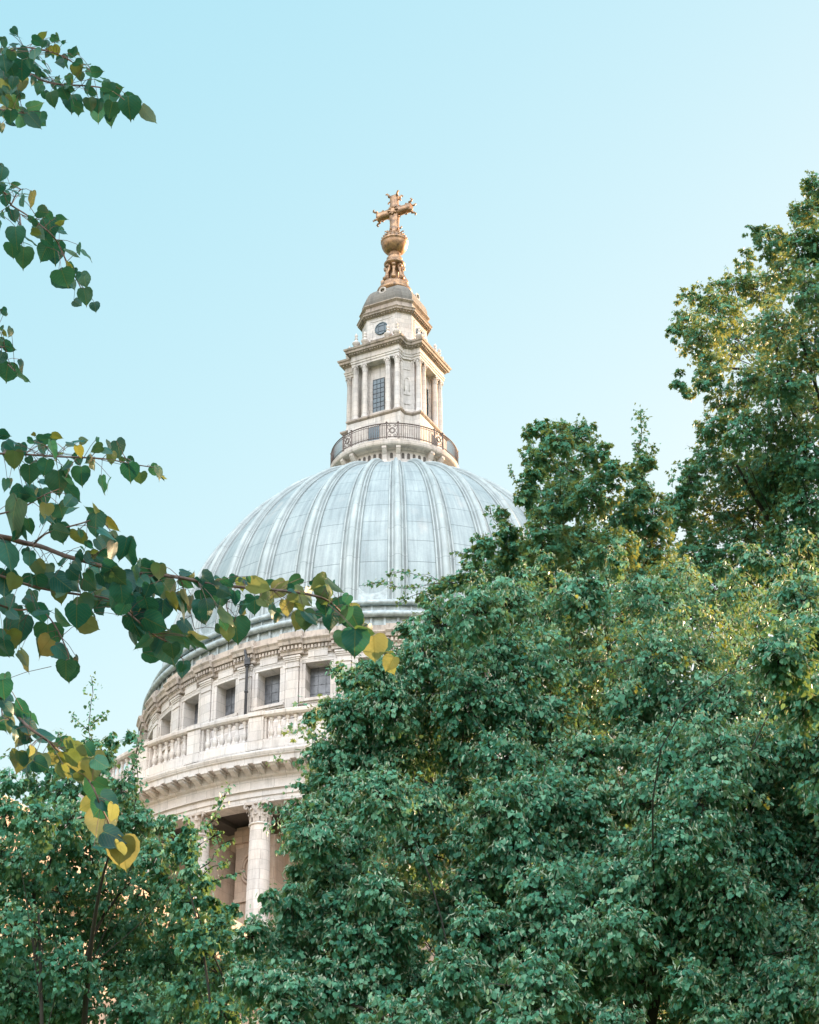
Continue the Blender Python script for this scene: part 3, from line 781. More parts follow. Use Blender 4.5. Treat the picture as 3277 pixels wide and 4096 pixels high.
for k in range(8):
    o = cs if k == 0 else copy_of(cs, fin)
    o.rotation_euler = (0,0,-R_(27.4+22.5+45*k))
m = MB(); bc = 104.92; br_ = 1.10
prof = [(br_*math.cos(t)+0.0, bc+br_*math.sin(t)) for t in np.linspace(-1.35, 0.02, 10)]
prof += [(br_+0.03,bc+0.04),(br_+0.05,bc+0.12),(br_+0.02,bc+0.20)]
prof += [(br_*math.cos(t)+0.03*math.cos(t), bc+br_*math.sin(t)) for t in np.linspace(0.22, 1.2, 8)]
prof += [(0.34,bc+1.06),(0.36,bc+1.16),(0.26,bc+1.22)]
m.lathe([(max(0.02,r),z) for r,z in prof], 36)
for i in range(20):      # band of gadroons and leaf tips on the upper half
    a = i*18; t = R_(a)
    for el, s_ in ((0.34,0.085),(0.60,0.085)):
        c = Vector((math.cos(t)*br_*math.cos(el)*1.03, math.sin(t)*br_*math.cos(el)*1.03, bc+br_*math.sin(el)))
        m.lathe([(0.02,-s_),(s_*0.8,-s_*0.5),(s_,0),(s_*0.8,s_*0.5),(0.02,s_)], 6, tuple(c))
for i in range(8):
    t = R_(45*i+20); c = Vector((math.cos(t)*0.62, math.sin(t)*0.62, bc+0.98)); d = Vector((math.cos(t), math.sin(t), 0))
    m.tube([tuple(c), tuple(c+d*0.10+Vector((0,0,0.12))), tuple(c+d*0.22+Vector((0,0,0.10))), tuple(c+d*0.24)], [0.07,0.06,0.05,0.02], 5)
m.build('golden_ball', 'old_gilding', cath)
m = MB()
AX = Vector((*nR, 0)); AY = Vector((*nL, 0)); AZ = Vector((0,0,1)); CC = Vector((0,0,108.18))
def bar(d, s, length, w0, w1, w2):
    """tapered arm along d, side axes s and AY"""
    rows = []
    for q in range(13):
        u = q/12; wv = w0+(w1-w0)*min(1,u/0.55) if u < 0.55 else w1+(w2-w1)*((u-0.55)/0.45)**1.6
        th = 0.30+0.05*(w2-w1)*u
        c = CC+d*length*u
        hw = wv/2; ch = 0.25
        rows.append([tuple(c+s*hw*x+AY*th*y) for x, y in ((-1,-1+ch*2),(-1+ch,-1),(1-ch,-1),(1,-1+ch*2),(1,1-ch*2),(1-ch,1),(-1+ch,1),(-1,1-ch*2))])
    m.grid(rows, True, True); m.add(rows[-1], [tuple(range(8))])
    e = CC+d*length
    for x in (-1, 1):       # curling leaf ends
        for y in (-1, 1):
            b = e-d*0.12+s*(w2/2*x*0.9)+AY*0.26*y
            o_ = (s*x+AY*y*0.6).normalized()
            m.tube([tuple(b), tuple(b+d*0.22+o_*0.05), tuple(b+d*0.36+o_*0.16), tuple(b+d*0.30+o_*0.27), tuple(b+d*0.20+o_*0.26)], [0.10,0.10,0.08,0.06,0.03], 6)
        b = e-d*0.38+s*(w2/2*x); o_ = s*(1 if x > 0 else -1)
        if abs(x) == 1: m.tube([tuple(b), tuple(b+o_*0.12-d*0.04), tuple(b+o_*0.20-d*0.14), tuple(b+o_*0.13-d*0.20)], [0.09,0.08,0.06,0.03], 6)
bar(AZ, AX, 1.62, 0.92, 0.66, 0.80); bar(-AZ, AX, 2.2, 0.92, 0.70, 0.95)
bar(AX, AZ, 1.58, 0.92, 0.64, 0.78); bar(-AX, AZ, 1.58, 0.92, 0.64, 0.78)
for y in (-1, 1):
    m.tube([tuple(CC+AY*0.28*y), tuple(CC+AY*0.36*y), tuple(CC+AY*0.42*y)], [0.42,0.36,0.12], 12)
    for q in range(8):
        t = q*math.pi/4; m.tube([tuple(CC+AY*0.33*y+(AX*math.cos(t)+AZ*math.sin(t))*0.20), tuple(CC+AY*0.42*y+(AX*math.cos(t)+AZ*math.sin(t))*0.38), tuple(CC+AY*0.34*y+(AX*math.cos(t)+AZ*math.sin(t))*0.50)], [0.09,0.08,0.04], 5)
for sx in (-1, 1):
    for sz in (-1, 1):      # rays of scrollwork in the angles
        d = (AX*sx+AZ*sz).normalized(); b = CC+d*0.45
        pts = [tuple(b+d*0.12)]
        for q in range(9):
            th = q*0.75; pts.append(tuple(b+d*(0.24+0.10*math.sin(th))+(AX*sx-AZ*sz).normalized()*0.12*math.cos(th)))
        m.tube(pts, 0.035, 5)
m.build('golden_cross', 'old_gilding', cath)

# ---- lower body: transept and nave blocks seen through the leaves
def block(name, u0, u1, v0, v1, ztop, base=0.0):
    m = MB(); poly = [L2(u0,v0), L2(u1,v0), L2(u1,v1), L2(u0,v1)]
    m.mould(poly, [(0.4,base),(0.4,2),(0,2.2),(0,ztop-5.2),(0.25,ztop-5.0),(0.25,ztop-4.2),(0.1,ztop-4.1),(0.1,ztop-3.2),(1.1,ztop-2.8),(1.2,ztop-2.4),(0.1,ztop-2.2),(0.1,ztop),(-0.5,ztop)])
    P = [Vector(p) for p in poly]
    for i in range(4):
        p, q = P[i], P[(i+1)%4]; ln = (q-p).length; e = (q-p)/ln; nn = Vector((e.y,-e.x)); nb = max(1, int(ln/5.5))
        for j in range(nb+1):
            c = p+e*ln*j/nb+nn*0.2; m.box((c.x,c.y,(ztop-5+2)/2+0.5), 1.1, 0.5, ztop-7, (e.x,e.y,0), (nn.x,nn.y,0))
        for j in range(int(ln/1.2)):
            c = p+e*1.2*(j+0.5)+nn*0.5; m.box((c.x,c.y,ztop-3.0), 0.5, 0.8, 0.35, (e.x,e.y,0), (nn.x,nn.y,0))
    o = m.build(name, 'transept_stone', cath)
    m = MB()
    for i in range(4):
        p, q = P[i], P[(i+1)%4]; ln = (q-p).length; e = (q-p)/ln; nn = Vector((e.y,-e.x)); nb = max(1, int(ln/5.5))
        for j in range(nb):
            c = p+e*ln*(j+0.5)/nb+nn*0.03; m.box((c.x,c.y,ztop*0.62), 2.0, 0.10, 5.0, (e.x,e.y,0), (nn.x,nn.y,0))
            m.tube([(c.x+e.x*1.0*math.cos(t), c.y+e.y*1.0*math.cos(t), ztop*0.62+2.5+1.0*math.sin(t)) for t in np.linspace(0,math.pi,9)], 0.15, 5)
    m.build('arched_windows', 'dark_glass', o)
    return o
block('transept', 15, 60, -14, 12.6, 33.2)
block('crossing_block', -26, 26, -26, 26, 33.0)

#TREES#
# ================================================================== TREES
def nrmz(a): return a/np.maximum(1e-9, np.linalg.norm(a, axis=-1, keepdims=True))
def leaf_template(kind, fold=0.18, curl=0.25, twist=0.0):
    """unit leaf: base at the origin, tip at y=-1, faces +z; two halves"""
    if kind == 'lime': half = [(0,0.0),(0.24,0.07),(0.46,-0.12),(0.47,-0.42),(0.27,-0.76),(0,-1.06)]
    elif kind == 'plane': half = [(0,0.0),(0.22,0.04),(0.56,0.02),(0.34,-0.22),(0.62,-0.56),(0.26,-0.56),(0,-1.05)]
    mid = [(0,-0.55)]
    V = []
    def z(x, y): return fold*abs(x)-curl*y*y+twist*x*y
    R1 = [(x,y,z(x,y)) for x,y in half]; Lh = [(-x,y,z(-x,y)) for x,y in half[1:-1]]
    V = R1+[(0,-0.55,z(0,-0.55))]+Lh; k = len(half)
    fR = list(range(k))+[k]
    fL = [0,k,k-1]+[k+1+i for i in range(len(Lh)-1,-1,-1)]
    return np.array(V), [fR[::-1], fL[::-1]]
def bract_template(c=0.35):
    ys = [0,-0.3,-0.65,-1.0]; ws = [0.06,0.13,0.12,0.02]; V = []; F_ = []
    for y, w_ in zip(ys, ws): V += [(-w_,y,c*y*y),(w_,y,c*y*y)]
    for i in range(3): F_.append([2*i,2*i+2,2*i+3,2*i+1])
    return np.array(V), F_
def scatter(name, mat, parent, templates, pos, nrm, tip, size, which=None, tone=None):
    tip = nrmz(tip); nrm = nrmz(nrm-tip*np.sum(nrm*tip, -1, keepdims=True)); y = -tip; x = np.cross(y, nrm)
    if which is None: which = rng.integers(0, len(templates), len(pos))
    VV, LV, LS, TO, off = [], [], [], [], 0
    for ti, (V, F_) in enumerate(templates):
        s = which == ti; n = int(s.sum())
        if n == 0: continue
        P = (V[None,:,0,None]*x[s][:,None]+V[None,:,1,None]*y[s][:,None]+V[None,:,2,None]*nrm[s][:,None])*size[s][:,None,None]+pos[s][:,None]
        VV.append(P.reshape(-1,3)); k = len(V)
        flat = np.concatenate([np.array(f) for f in F_]); lens = np.array([len(f) for f in F_])
        LV.append((flat[None]+(np.arange(n)*k)[:,None]+off).ravel()); LS.append(np.tile(lens, n)); off += n*k
        TO.append(np.repeat(tone[s], k) if tone is not None else np.zeros(n*k))
    VV = np.concatenate(VV).astype(np.float32); LV = np.concatenate(LV).astype(np.int32); LS = np.concatenate(LS)
    me = bpy.data.meshes.new(name); me.vertices.add(len(VV)); me.vertices.foreach_set('co', VV.ravel())
    me.loops.add(len(LV)); me.loops.foreach_set('vertex_index', LV)
    me.polygons.add(len(LS)); me.polygons.foreach_set('loop_start', np.concatenate([[0],np.cumsum(LS)[:-1]]).astype(np.int32))
    me.polygons.foreach_set('loop_total', LS.astype(np.int32)); me.update(calc_edges=True)
    if tone is not None:
        ta = me.attributes.new('tone', 'FLOAT', 'POINT'); ta.data.foreach_set('value', np.concatenate(TO).astype(np.float32))
    me.materials.append(MATS[mat]); o = bpy.data.objects.new(name, me); sc.collection.objects.link(o); o.parent = parent
    return o
UP = np.array([0,0,1.0])
def sprays(C, Rb, n_spray, n_leaf, lsize, droop=0.5, shape=(1,1,1), length=0.5, spread=0.11, jit=0.18):
    """leaf positions for one clump: twigs that fan out from the middle, leaves hung alternately along them"""
    C = np.asarray(C, float); d = nrmz(rng.normal(size=(n_spray,3))*np.array([1,1,0.9]))
    rr = Rb*(0.45+0.62*rng.random(n_spray)**0.7)*(1+jit*rng.normal(size=n_spray))
    S = C+d*rr[:,None]*np.array(shape)
    t = nrmz(d+0.35*rng.normal(size=(n_spray,3))+np.array([0,0,0.25-0.6*droop]))
    side = nrmz(np.cross(t, UP)+0.05*rng.normal(size=(n_spray,3)))
    s = (np.arange(n_leaf)+0.5)/n_leaf
    sg = np.where(np.arange(n_leaf) % 2 == 0, 1.0, -1.0)
    L_ = Rb*length*(0.7+0.6*rng.random(n_spray))
    pos = S[:,None]+t[:,None]*(s[None,:,None]-0.35)*L_[:,None,None]+side[:,None]*(sg[None,:,None])*spread*Rb*(1.1-0.6*s[None,:,None])
    pos = pos-UP*(s[None,:,None]**2)*droop*0.25*L_[:,None,None]+rng.normal(size=(n_spray,n_leaf,3))*0.05*Rb
    nr = 0.65*UP+0.55*d[:,None]+0.42*rng.normal(size=(n_spray,n_leaf,3))
    tp = 0.55*t[:,None]+0.45*side[:,None]*sg[None,:,None]-UP*(0.35+droop*0.8)+0.30*rng.normal(size=(n_spray,n_leaf,3))
    sz = lsize*(0.5+0.85*rng.random((n_spray,n_leaf)))
    tw = [(C+(S[i]-C)*0.15, S[i]-t[i]*0.3*L_[i], S[i]+t[i]*0.35*L_[i]) for i in range(n_spray)]
    return pos.reshape(-1,3), nr.reshape(-1,3), tp.reshape(-1,3), sz.ravel(), tw, np.repeat(rng.random(n_spray), n_leaf)
def curve(p0, p1, sag, n=8, wob=0.05):
    p0 = np.asarray(p0, float); p1 = np.asarray(p1, float); L_ = np.linalg.norm(p1-p0); w_ = rng.normal(size=3)*wob*L_
    out = []
    for i in range(n+1):
        u = i/n; out.append(p0+(p1-p0)*u+UP*sag*L_*4*u*(1-u)*0.5+w_*math.sin(u*math.pi)*(0.4+u))
    return out
def tree(name, label, cat, base, trunk_top, trunk_r, blobs, leafmat, kind, lsize, dens, limb_n, bract=0.0, group=None, droop=0.5, tw_r=0.006, nleaf=11, extra=None):
    """blobs: (centre xyz, radius m, density factor, shape)"""
    root = thing(name, label, cat, tuple(base), group)
    inv = np.array(base, float)
    def T(p): return np.asarray(p)-inv
    m = MB(); pts = curve(base, trunk_top, 0.0, 10, 0.02)
    m.tube([T(p) for p in pts], [trunk_r*(1.25 if i == 0 else 1-0.055*i) for i in range(11)], 12)
    tr = m.build('trunk', 'bark', root)
    cen = np.array([b[0] for b in blobs]); 
    # limbs: group the clumps by k-means, one limb with side branches for each group
    big = 0.55*np.median([b[1] for b in blobs if b[2] > 0.2])
    k = limb_n; idx = rng.choice(len(cen), k, replace=False); cc = cen[idx]
    for _ in range(8):
        lab = np.argmin(((cen[:,None]-cc[None])**2).sum(-1), 1)
        cc = np.array([cen[lab == j].mean(0) if (lab == j).any() else cc[j] for j in range(k)])
    tm_ = MB(); P, Nn, Tp, Sz, To = [], [], [], [], []
    for j in range(k):
        mem = np.where(lab == j)[0]
        if len(mem) == 0: continue
        m = MB()
        hub = cc[j]-UP*0.15*np.linalg.norm(cc[j]-np.array(trunk_top))
        start = np.array(pts[6])+(np.array(pts[10])-np.array(pts[6]))*rng.random()
        if extra is not None and cc[j][1] < extra[1]-2.0: start = np.array(extra)
        lp = curve(start, hub, 0.10, 10, 0.06)
        r0 = trunk_r*0.26; m.tube([T(p) for p in lp], [r0*(1-0.075*i) for i in range(11)], 7)
        for b in mem:
            C, Rb, den, shp = blobs[b]
            if Rb > big and rng.random() < 0.6:
                s0 = lp[5+int(rng.integers(0,5))]; bp = curve(s0, C, 0.05, 7, 0.10)
                m.tube([T(p) for p in bp], [r0*0.17*(1-0.11*i) for i in range(8)], 5)
            ns = max(9, int(dens*den))
            p, n_, t_, s_, tw, to = sprays(C, Rb, ns, nleaf, lsize, droop, shp)
            P.append(p); Nn.append(n_); Tp.append(t_); Sz.append(s_); To.append(np.clip(to*0.7+0.3*rng.random(), 0, 1))
            for q in tw[::4]: tm_.tube([T(x) for x in q], [tw_r*1.6, tw_r*1.2, tw_r*0.6], 3, False, False)
        m.build('limb', 'bark', root, False)
    m = tm_; sh = list(SHOOTS); SHOOTS.clear()
    for (p0, p1, wd, n, tone) in sh:
        cv = curve(p0, p1, 0.06, 5, 0.06); m.tube([T(p) for p in cv], [tw_r*1.3*(1-0.13*i) for i in range(6)], 3, False, False)
        d = nrmz(np.asarray(p1)-p0); u = (np.arange(n)+0.5)/n; sd = nrmz(np.cross(d, UP)+0.4*rng.normal(size=3)); sg = np.where(np.arange(n) % 2 == 0, 1.0, -1.0)[:,None]
        pos = np.asarray(p0)+(np.asarray(p1)-p0)*u[:,None]+sd*sg*wd*(1.0-0.75*u[:,None])+rng.normal(size=(n,3))*wd*0.45+UP*0.0
        P.append(pos); Nn.append(0.6*UP+0.5*rng.normal(size=(n,3))+np.array([0,-0.35,0])); Tp.append(0.5*d+0.5*sd*sg-UP*(0.25+0.6*droop)+0.35*rng.normal(size=(n,3)))
        Sz.append(lsize*(0.55+0.6*rng.random(n))*(1.05-0.4*u)); To.append(np.full(n, rng.random() if tone is None else tone))
    tg = m.build('twigs', 'bark', root, False); tg['kind'] = 'stuff'
    P = np.concatenate(P); Nn = np.concatenate(Nn); Tp = np.concatenate(Tp); Sz = np.concatenate(Sz); To = np.concatenate(To)
    tm = [leaf_template(kind, f, c, tw_) for f, c, tw_ in ((0.18,0.22,0.1),(0.30,0.35,-0.2),(0.05,0.12,0.25),(0.25,-0.10,-0.1))]
    cr = scatter('crown', leafmat, root, tm, P-inv, Nn, Tp, Sz, None, To)
    if bract > 0:
        s = rng.random(len(P)) < bract
        n = int(s.sum()); q = P[s]-inv+rng.normal(size=(n,3))*0.02+nrmz(Nn[s])*0.035
        scatter('seed_bracts', 'seed_bract', root, [bract_template(0.35), bract_template(-0.25), bract_template(0.8)], q,
                Nn[s]+0.5*rng.normal(size=(n,3)), Tp[s]-UP*0.6+0.5*rng.normal(size=(n,3)), lsize*1.15*(0.7+0.5*rng.random(n)))
    return root, len(P)
SHOOTS = []
def shoot_px(pts, d, wpx, n, tone=None):
    P = [atd(x, y, d+0.02*i) for i, (x, y) in enumerate(pts)]
    for a, b in zip(P[:-1], P[1:]): SHOOTS.append((a, b, wpx*DK*d/F, n, tone))
def blobset(lst, depth, dj=0.8, rk=1.0):
    """lst: (x, y, r[, ddepth, density, shape]) in 1725-wide pixels"""
    out = []
    for b in lst:
        x, y, r = b[:3]; dd = b[3] if len(b) > 3 else 0.0; den = b[4] if len(b) > 4 else 1.0; shp = b[5] if len(b) > 5 else (1,1,1)
        d = depth+dd+dj*rng.normal()
        R1 = r*DK*d/F*rk; C = atd(x, y, d)
        out.append((C, R1, den*(r/60.0)**1.6, shp))
        if r > 26 and -100 < x < 1780:          # small outlying sprays feather the edge
            for _ in range(5):
                v = nrmz(rng.normal(size=3)+np.array([0,-0.3,0.45]))
                SHOOTS.append((C+v*R1*0.45, C+nrmz(v+np.array([0,0,0.25]))*R1*(1.15+0.4*rng.random()), R1*0.20, 11, None))
    return out
def back(bl, dist, n, rs):
    """more clumps of the same crown on its far side and inside"""
    out = []
    for i in range(n):
        C, r, den, shp = bl[int(rng.integers(0, len(bl)))]
        out.append((C+np.array([rng.normal()*0.5*rs, abs(rng.normal())*dist*0.6+dist*0.35, -abs(rng.normal())*0.5*rs]), r*1.15, den*0.7, (1,1,1)))
    return out
nl = {}
# tall plane tree on the right
PL = [(1722,395,34),(1700,455,40),(1735,520,60),(1690,520,45),(1625,515,40),(1590,490,22),(1570,545,24),(1650,575,50),(1720,610,70),(1600,610,45),
 (1545,605,40),(1490,625,34),(1445,620,22),(1520,660,50),(1450,680,36),(1420,700,22),(1480,720,50),(1560,720,60),(1640,690,70),(1715,730,70),(1500,770,34),(1580,800,50),(1655,800,75),
 (1430,800,20),(1450,825,18),(1490,800,30),(1725,860,70),(1530,850,40),(1500,900,36),(1560,910,55),(1640,900,60),(1700,960,70),(1490,960,40),(1540,1000,60),(1620,1000,65),(1450,1010,45),
 (1700,1060,75),(1590,1090,70),(1500,1080,60),(1430,1080,50),(1660,1150,75),(1560,1170,70),(1470,1160,60),(1725,1180,60),(1600,1240,70),(1510,1240,60),(1700,1260,70),
 (1800,470,90),(1850,600,110),(1840,760,110),(1850,920,120),(1830,1080,120),(1840,1240,120),(1960,700,140),(1960,900,150),(1980,1100,150),(2080,800,160),(2090,1020,170)]
PL = [(x, y, r, 5.5 if (x < 1630 and 540 < y < 770) else 0.0) for x, y, r in PL if not (x > 1780 and y < 800)]
PL += [(1840,400,80,-1),(1850,500,100,-1),(1880,620,110,-1.5),(1900,760,110,-1.5)]  # clumps added out of frame to shade the upper right of the crown
b1 = blobset(PL, 46, 1.3, 0.84); b1 += back([b for b in b1 if b[0][2] < 27], 5.0, 24, 2.0)
c = atd(1900, 800, 50); _, nl['p1'] = tree('plane_tree', 'tall plane tree at the right edge, its upper leaves sunlit golden', 'tree', (c[0]+1.0, c[1], 0), (c[0], c[1], 20), 0.45, b1, 'plane_leaf', 'plane', 0.088, 92, 9, 0.0, None, 0.35, 0.007, 11)
# lower plane tree beside the dome
PM = [(1115,905,16),(1140,905,26),(1175,925,36),(1220,915,36),(1130,960,36),(1190,985,50),(1250,955,36),(1290,1000,34),(1360,975,22),(1335,990,28),(1345,1040,34),
 (1100,1000,26),(1085,1040,30),(1120,1060,44),(1180,1060,55),(1250,1040,55),(1310,1080,50),(1375,1085,45),(1035,1085,16),(1040,1120,26),(1000,1150,30),(975,1165,18),(1060,1160,48),(1130,1140,60),(1210,1140,60),(1290,1150,60),(1370,1160,60),
 (1010,1210,44),(1080,1220,55),(1160,1220,60),(1250,1220,60),(1340,1230,60),(955,1225,26),(920,1240,18),(900,1265,20),(1420,1230,60)]
PM = [(x+(22 if 980 < y < 1180 and x < 1140 else 0), y, r, *o) for x, y, r, *o in PM]
for _ in range(3):
    shoot_px([(1352,1010),(1350,975),(1346,945),(1352,915),(1350,888),(1349,862)], 38, 13, 12)
    shoot_px([(1350,990),(1368,960),(1378,935)], 38, 9, 12); shoot_px([(1348,960),(1335,930)], 38, 6, 9)
for _ in range(2):
    shoot_px([(960,1230),(920,1222),(880,1212),(845,1204),(812,1210)], 37, 9, 11); shoot_px([(930,1228),(880,1238),(835,1236),(800,1226),(772,1232)], 36.5, 9, 11)
    shoot_px([(900,1245),(860,1258),(835,1272)], 36.5, 8, 11); shoot_px([(1120,1060),(1085,1010),(1072,985)], 38, 8, 12); shoot_px([(1130,960),(1110,920),(1104,902)], 38, 8, 11)
    shoot_px([(1060,1120),(1035,1085),(1032,1064)], 38, 8, 12); shoot_px([(1040,1180),(985,1170),(955,1160)], 38, 9, 12); shoot_px([(1180,940),(1190,905),(1185,888)], 38, 8, 11); shoot_px([(1240,940),(1262,918)], 38, 8, 11)
b2 = blobset(PM, 38, 0.9, 0.82); b2 += back([b for b in b2 if b[1] > 0.3], 3.0, 20, 1.5)
for i in range(60):     # low clumps added unseen behind the limes to shade the left trees
    b2.append((np.array([-1.5+11*rng.random(), -107+7*rng.random(), 8.0+8.2*rng.random()]), 0.95, 0.9, (1,1,1)))
c = atd(1230, 1200, 40); _, nl['p2'] = tree('plane_tree', 'mid height plane tree with a narrow leafy spike, overlapping the right edge of the dome', 'tree', (c[0], c[1], 0), (c[0], c[1], c[2]-2), 0.32, b2, 'plane_leaf', 'plane', 0.080, 92, 8, 0.0, None, 0.35, 0.006, 11)
# big lime tree in front
LM = [(1000,1290,60),(930,1310,45),(870,1330,30),(1070,1270,60),(1140,1300,70),(1220,1260,60),(1290,1300,70),(1370,1260,60),(1450,1300,70),(1530,1250,55),(1600,1300,70),(1680,1270,60),(1725,1330,60),
 (850,1400,45),(800,1420,45),(750,1440,35),(720,1410,16),(900,1390,55),(960,1370,60),(1040,1370,65),(1120,1390,70),(1200,1380,70),(1290,1390,75),(1380,1380,70),(1460,1390,75),(1560,1390,75),(1650,1380,70),
 (700,1500,30),(660,1510,18),(745,1510,50),(820,1490,60),(900,1480,65),(980,1470,65),(1060,1480,70),(1150,1490,75),(1240,1490,75),(1330,1480,70),(1420,1490,75),(1520,1490,75),(1610,1480,75),(1700,1470,70),
 (680,1590,40),(740,1600,60),(820,1590,70),(900,1580,70),(980,1580,65),(1060,1600,70),(1150,1590,75),(1230,1600,60),(1420,1590,70),(1500,1590,75),(1590,1590,75),(1690,1580,80),(1330,1570,50),
 (660,1660,30),(720,1690,60),(800,1680,65),(880,1690,60),(1040,1700,60),(960,1680,55),(1130,1690,75),(1220,1690,60),(1400,1680,70),(1480,1690,75),(1580,1690,75),(1690,1690,80),(1310,1680,50),
 (570,1700,22),(620,1720,40),(660,1760,55),(740,1770,50),(600,1780,40),(700,1840,65),(630,1840,50),(580,1830,24),(1000,1770,60),(1080,1790,70),(1170,1790,75),(1260,1760,45),(1420,1780,70),(1340,1790,60),(1510,1790,75),(1610,1790,80),(1710,1800,80),
 (520,1890,24),(570,1900,45),(640,1920,60),(720,1920,60),(790,1870,45),(1000,1850,45),(1080,1880,70),(1160,1890,75),(1250,1880,70),(1340,1880,70),(1430,1880,75),(1530,1890,80),(1640,1900,80),
 (530,1970,45),(600,1990,60),(680,2000,65),(760,1980,60),(840,1950,50),(920,1920,40),(1010,1960,60),(1100,1980,75),(1200,1970,70),(1300,1970,65),(1420,1970,65),(1540,1990,75),(1650,1990,80),
 (520,2060,50),(600,2080,60),(690,2090,65),(780,2080,60),(870,2060,55),(960,2050,55),(1040,2080,70),(1130,2080,70),(1220,2060,50),(1330,2060,40),(1450,2070,45),(1560,2090,65),(1660,2090,75),
 (600,2150,60),(700,2160,60),(900,2150,60),(1000,2160,60),(1100,2160,70),(1300,2150,50),(1500,2150,50),(1620,2160,70),(1800,1350,100),(1820,1500,110),(1830,1650,110),(1830,1800,110),(1830,1950,110),(1830,2100,110),(1980,1400,140),(2000,1650,150),(2000,1900,150)]
LM = [(x, y, r*1.08, 3.2-(y-1250)/900*4.5+(0.6 if x < 760 else 0)) for x, y, r in LM]
PATCH = lambda x, y: 1230 < x < 1640 and 1240 < y < 1420
LM = [(x+(45 if x < 640 and y < 1930 else 0), y, r*(0.85 if x < 640 else 1), dd+(1.0 if PATCH(x,y) else 0), 0.55 if PATCH(x,y) else 1.0) for x, y, r, dd in LM if not (x > 1780 and y < 1600)]
LM = [(x, y, r, dd-(3.2 if x > 1625 and y < 1490 else 0), dn) for x, y, r, dd, dn in LM]
LM += [(1010,1215,12,3.5),(1000,1240,18,3.5),(1090,1205,14,3.5),(1180,1215,16,3.5),(1300,1205,16,3.8),(1440,1190,9,3.8),(1445,1215,14,3.8),(1520,1200,16,3.6),(1610,1215,16,3.6),(1690,1200,20,3.6),(1250,1235,20,3.6),(1380,1225,18,3.6),(1150,1175,18,4.2),(1130,1200,26,4.0),(1290,1160,16,4.4),(1300,1190,26,4.2),(1560,1160,20,3.4),(1590,1180,30,3.2),(1680,1130,22,3.0),(1700,1160,36,3.0),(1640,1190,26,3.2)]
for _ in range(2):
    shoot_px([(1455,1260),(1448,1215),(1452,1172)], 24, 9, 9); shoot_px([(1440,1250),(1425,1215)], 24, 8, 8); shoot_px([(700,1420),(690,1395)], 21, 8, 8); shoot_px([(620,1720),(575,1700),(552,1694)], 20.5, 10, 10)
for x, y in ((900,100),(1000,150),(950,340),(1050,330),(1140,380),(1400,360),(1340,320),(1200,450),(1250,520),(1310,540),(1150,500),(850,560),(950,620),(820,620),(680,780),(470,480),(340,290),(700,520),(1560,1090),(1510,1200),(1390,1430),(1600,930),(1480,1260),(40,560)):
    X = (2077+0.6957*x)/DK; Y = (2200+0.6957*y)/DK          # sprays toned yellow to paint in patches of golden sun
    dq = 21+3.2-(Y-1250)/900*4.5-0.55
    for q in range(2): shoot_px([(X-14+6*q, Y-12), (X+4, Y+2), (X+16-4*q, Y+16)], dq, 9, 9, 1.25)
b3 = blobset(LM, 21, 0.75, 0.88); b3 += back([b for b in b3 if b[1] > 0.2 and b[0][2] < (10.9 if b[0][0] < 1.0 else 9.6)], 2.0, 80, 0.8)
# unseen clumps added out of frame at right to keep sun off near leaves
for i in range(120):
    sv = 98.6+3.4*rng.random(); zz = 5.8+8.5*rng.random(); x = 5.5+5.5*rng.random()
    if zz < 7.9 and sv > 100.75: continue
    b3.append((np.array([x, (0.643*x-sv)/0.766, zz+0.225*(x-8)*1.3]), 0.62, 0.8, (1,1,1)))
for i in range(90):     # hidden clumps added at far right to stop sun shining through the crown
    b3.append((np.array([3.2+5.5*rng.random(), -116.5+5.0*rng.random(), 6.5+4.6*rng.random()]), 0.7, 0.8, (1,1,1)))
c = atd(1250, 1700, 23); _, nl['l1'] = tree('lime_tree', 'broad dense lime tree in front of the dome, hung with pale seed bracts', 'tree', (c[0], c[1], 0), (c[0], c[1], 8.6), 0.28, b3, 'lime_leaf', 'lime', 0.048, 104, 12, 0.38, None, 0.75, 0.005, 11, (6.2, -118.5, 9.5))
# limes on the lower left
for _ in range(2):
    shoot_px([(192,1590),(186,1540),(190,1500),(196,1460),(193,1424)], 27, 14, 9); shoot_px([(188,1540),(165,1520),(150,1505)], 27, 8, 8); shoot_px([(190,1530),(212,1510),(222,1500)], 27, 8, 8)
    shoot_px([(230,1580),(262,1556),(284,1548)], 27, 10, 9); shoot_px([(285,1690),(291,1640),(287,1590),(292,1535)], 26, 13, 15); shoot_px([(280,1680),(278,1620),(300,1560)], 26, 9, 11); shoot_px([(150,1600),(130,1560),(120,1540)], 27, 9, 9)
    shoot_px([(60,1640),(40,1600),(10,1590)], 27, 9, 8)
LL = [(190,1565,16),(150,1560,14),(235,1555,14),(275,1550,10),(220,1590,30),(160,1600,30),(110,1620,20),(60,1610,16),
 (275,1690,20),(20,1650,30),(75,1660,34),(135,1660,40),(200,1650,40),(255,1660,30),(10,1720,45),(80,1730,50),(150,1730,50),(225,1720,45),(290,1730,40),(340,1740,24),(355,1725,14),
 (30,1800,55),(110,1800,55),(190,1800,55),(265,1790,50),(330,1800,45),(385,1790,34),(40,1880,60),(130,1880,55),(215,1870,55),(300,1870,55),(370,1870,45),(430,1860,26),(30,1960,60),(120,1960,55),(210,1950,55),(300,1950,55),(390,1950,50),(455,1930,36),
 (40,2040,60),(140,2040,60),(240,2040,60),(340,2030,55),(430,2030,50),(500,2030,40),(60,2120,60),(170,2120,60),(280,2120,60),(390,2120,60),(490,2110,50),(-70,1750,80),(-80,1900,90),(-80,2060,90)]
b4 = blobset(LL, 27, 0.7, 0.92); b4 += back([b for b in b4 if b[0][2] < 10.5 and b[1] > 0.2], 1.5, 26, 0.8)
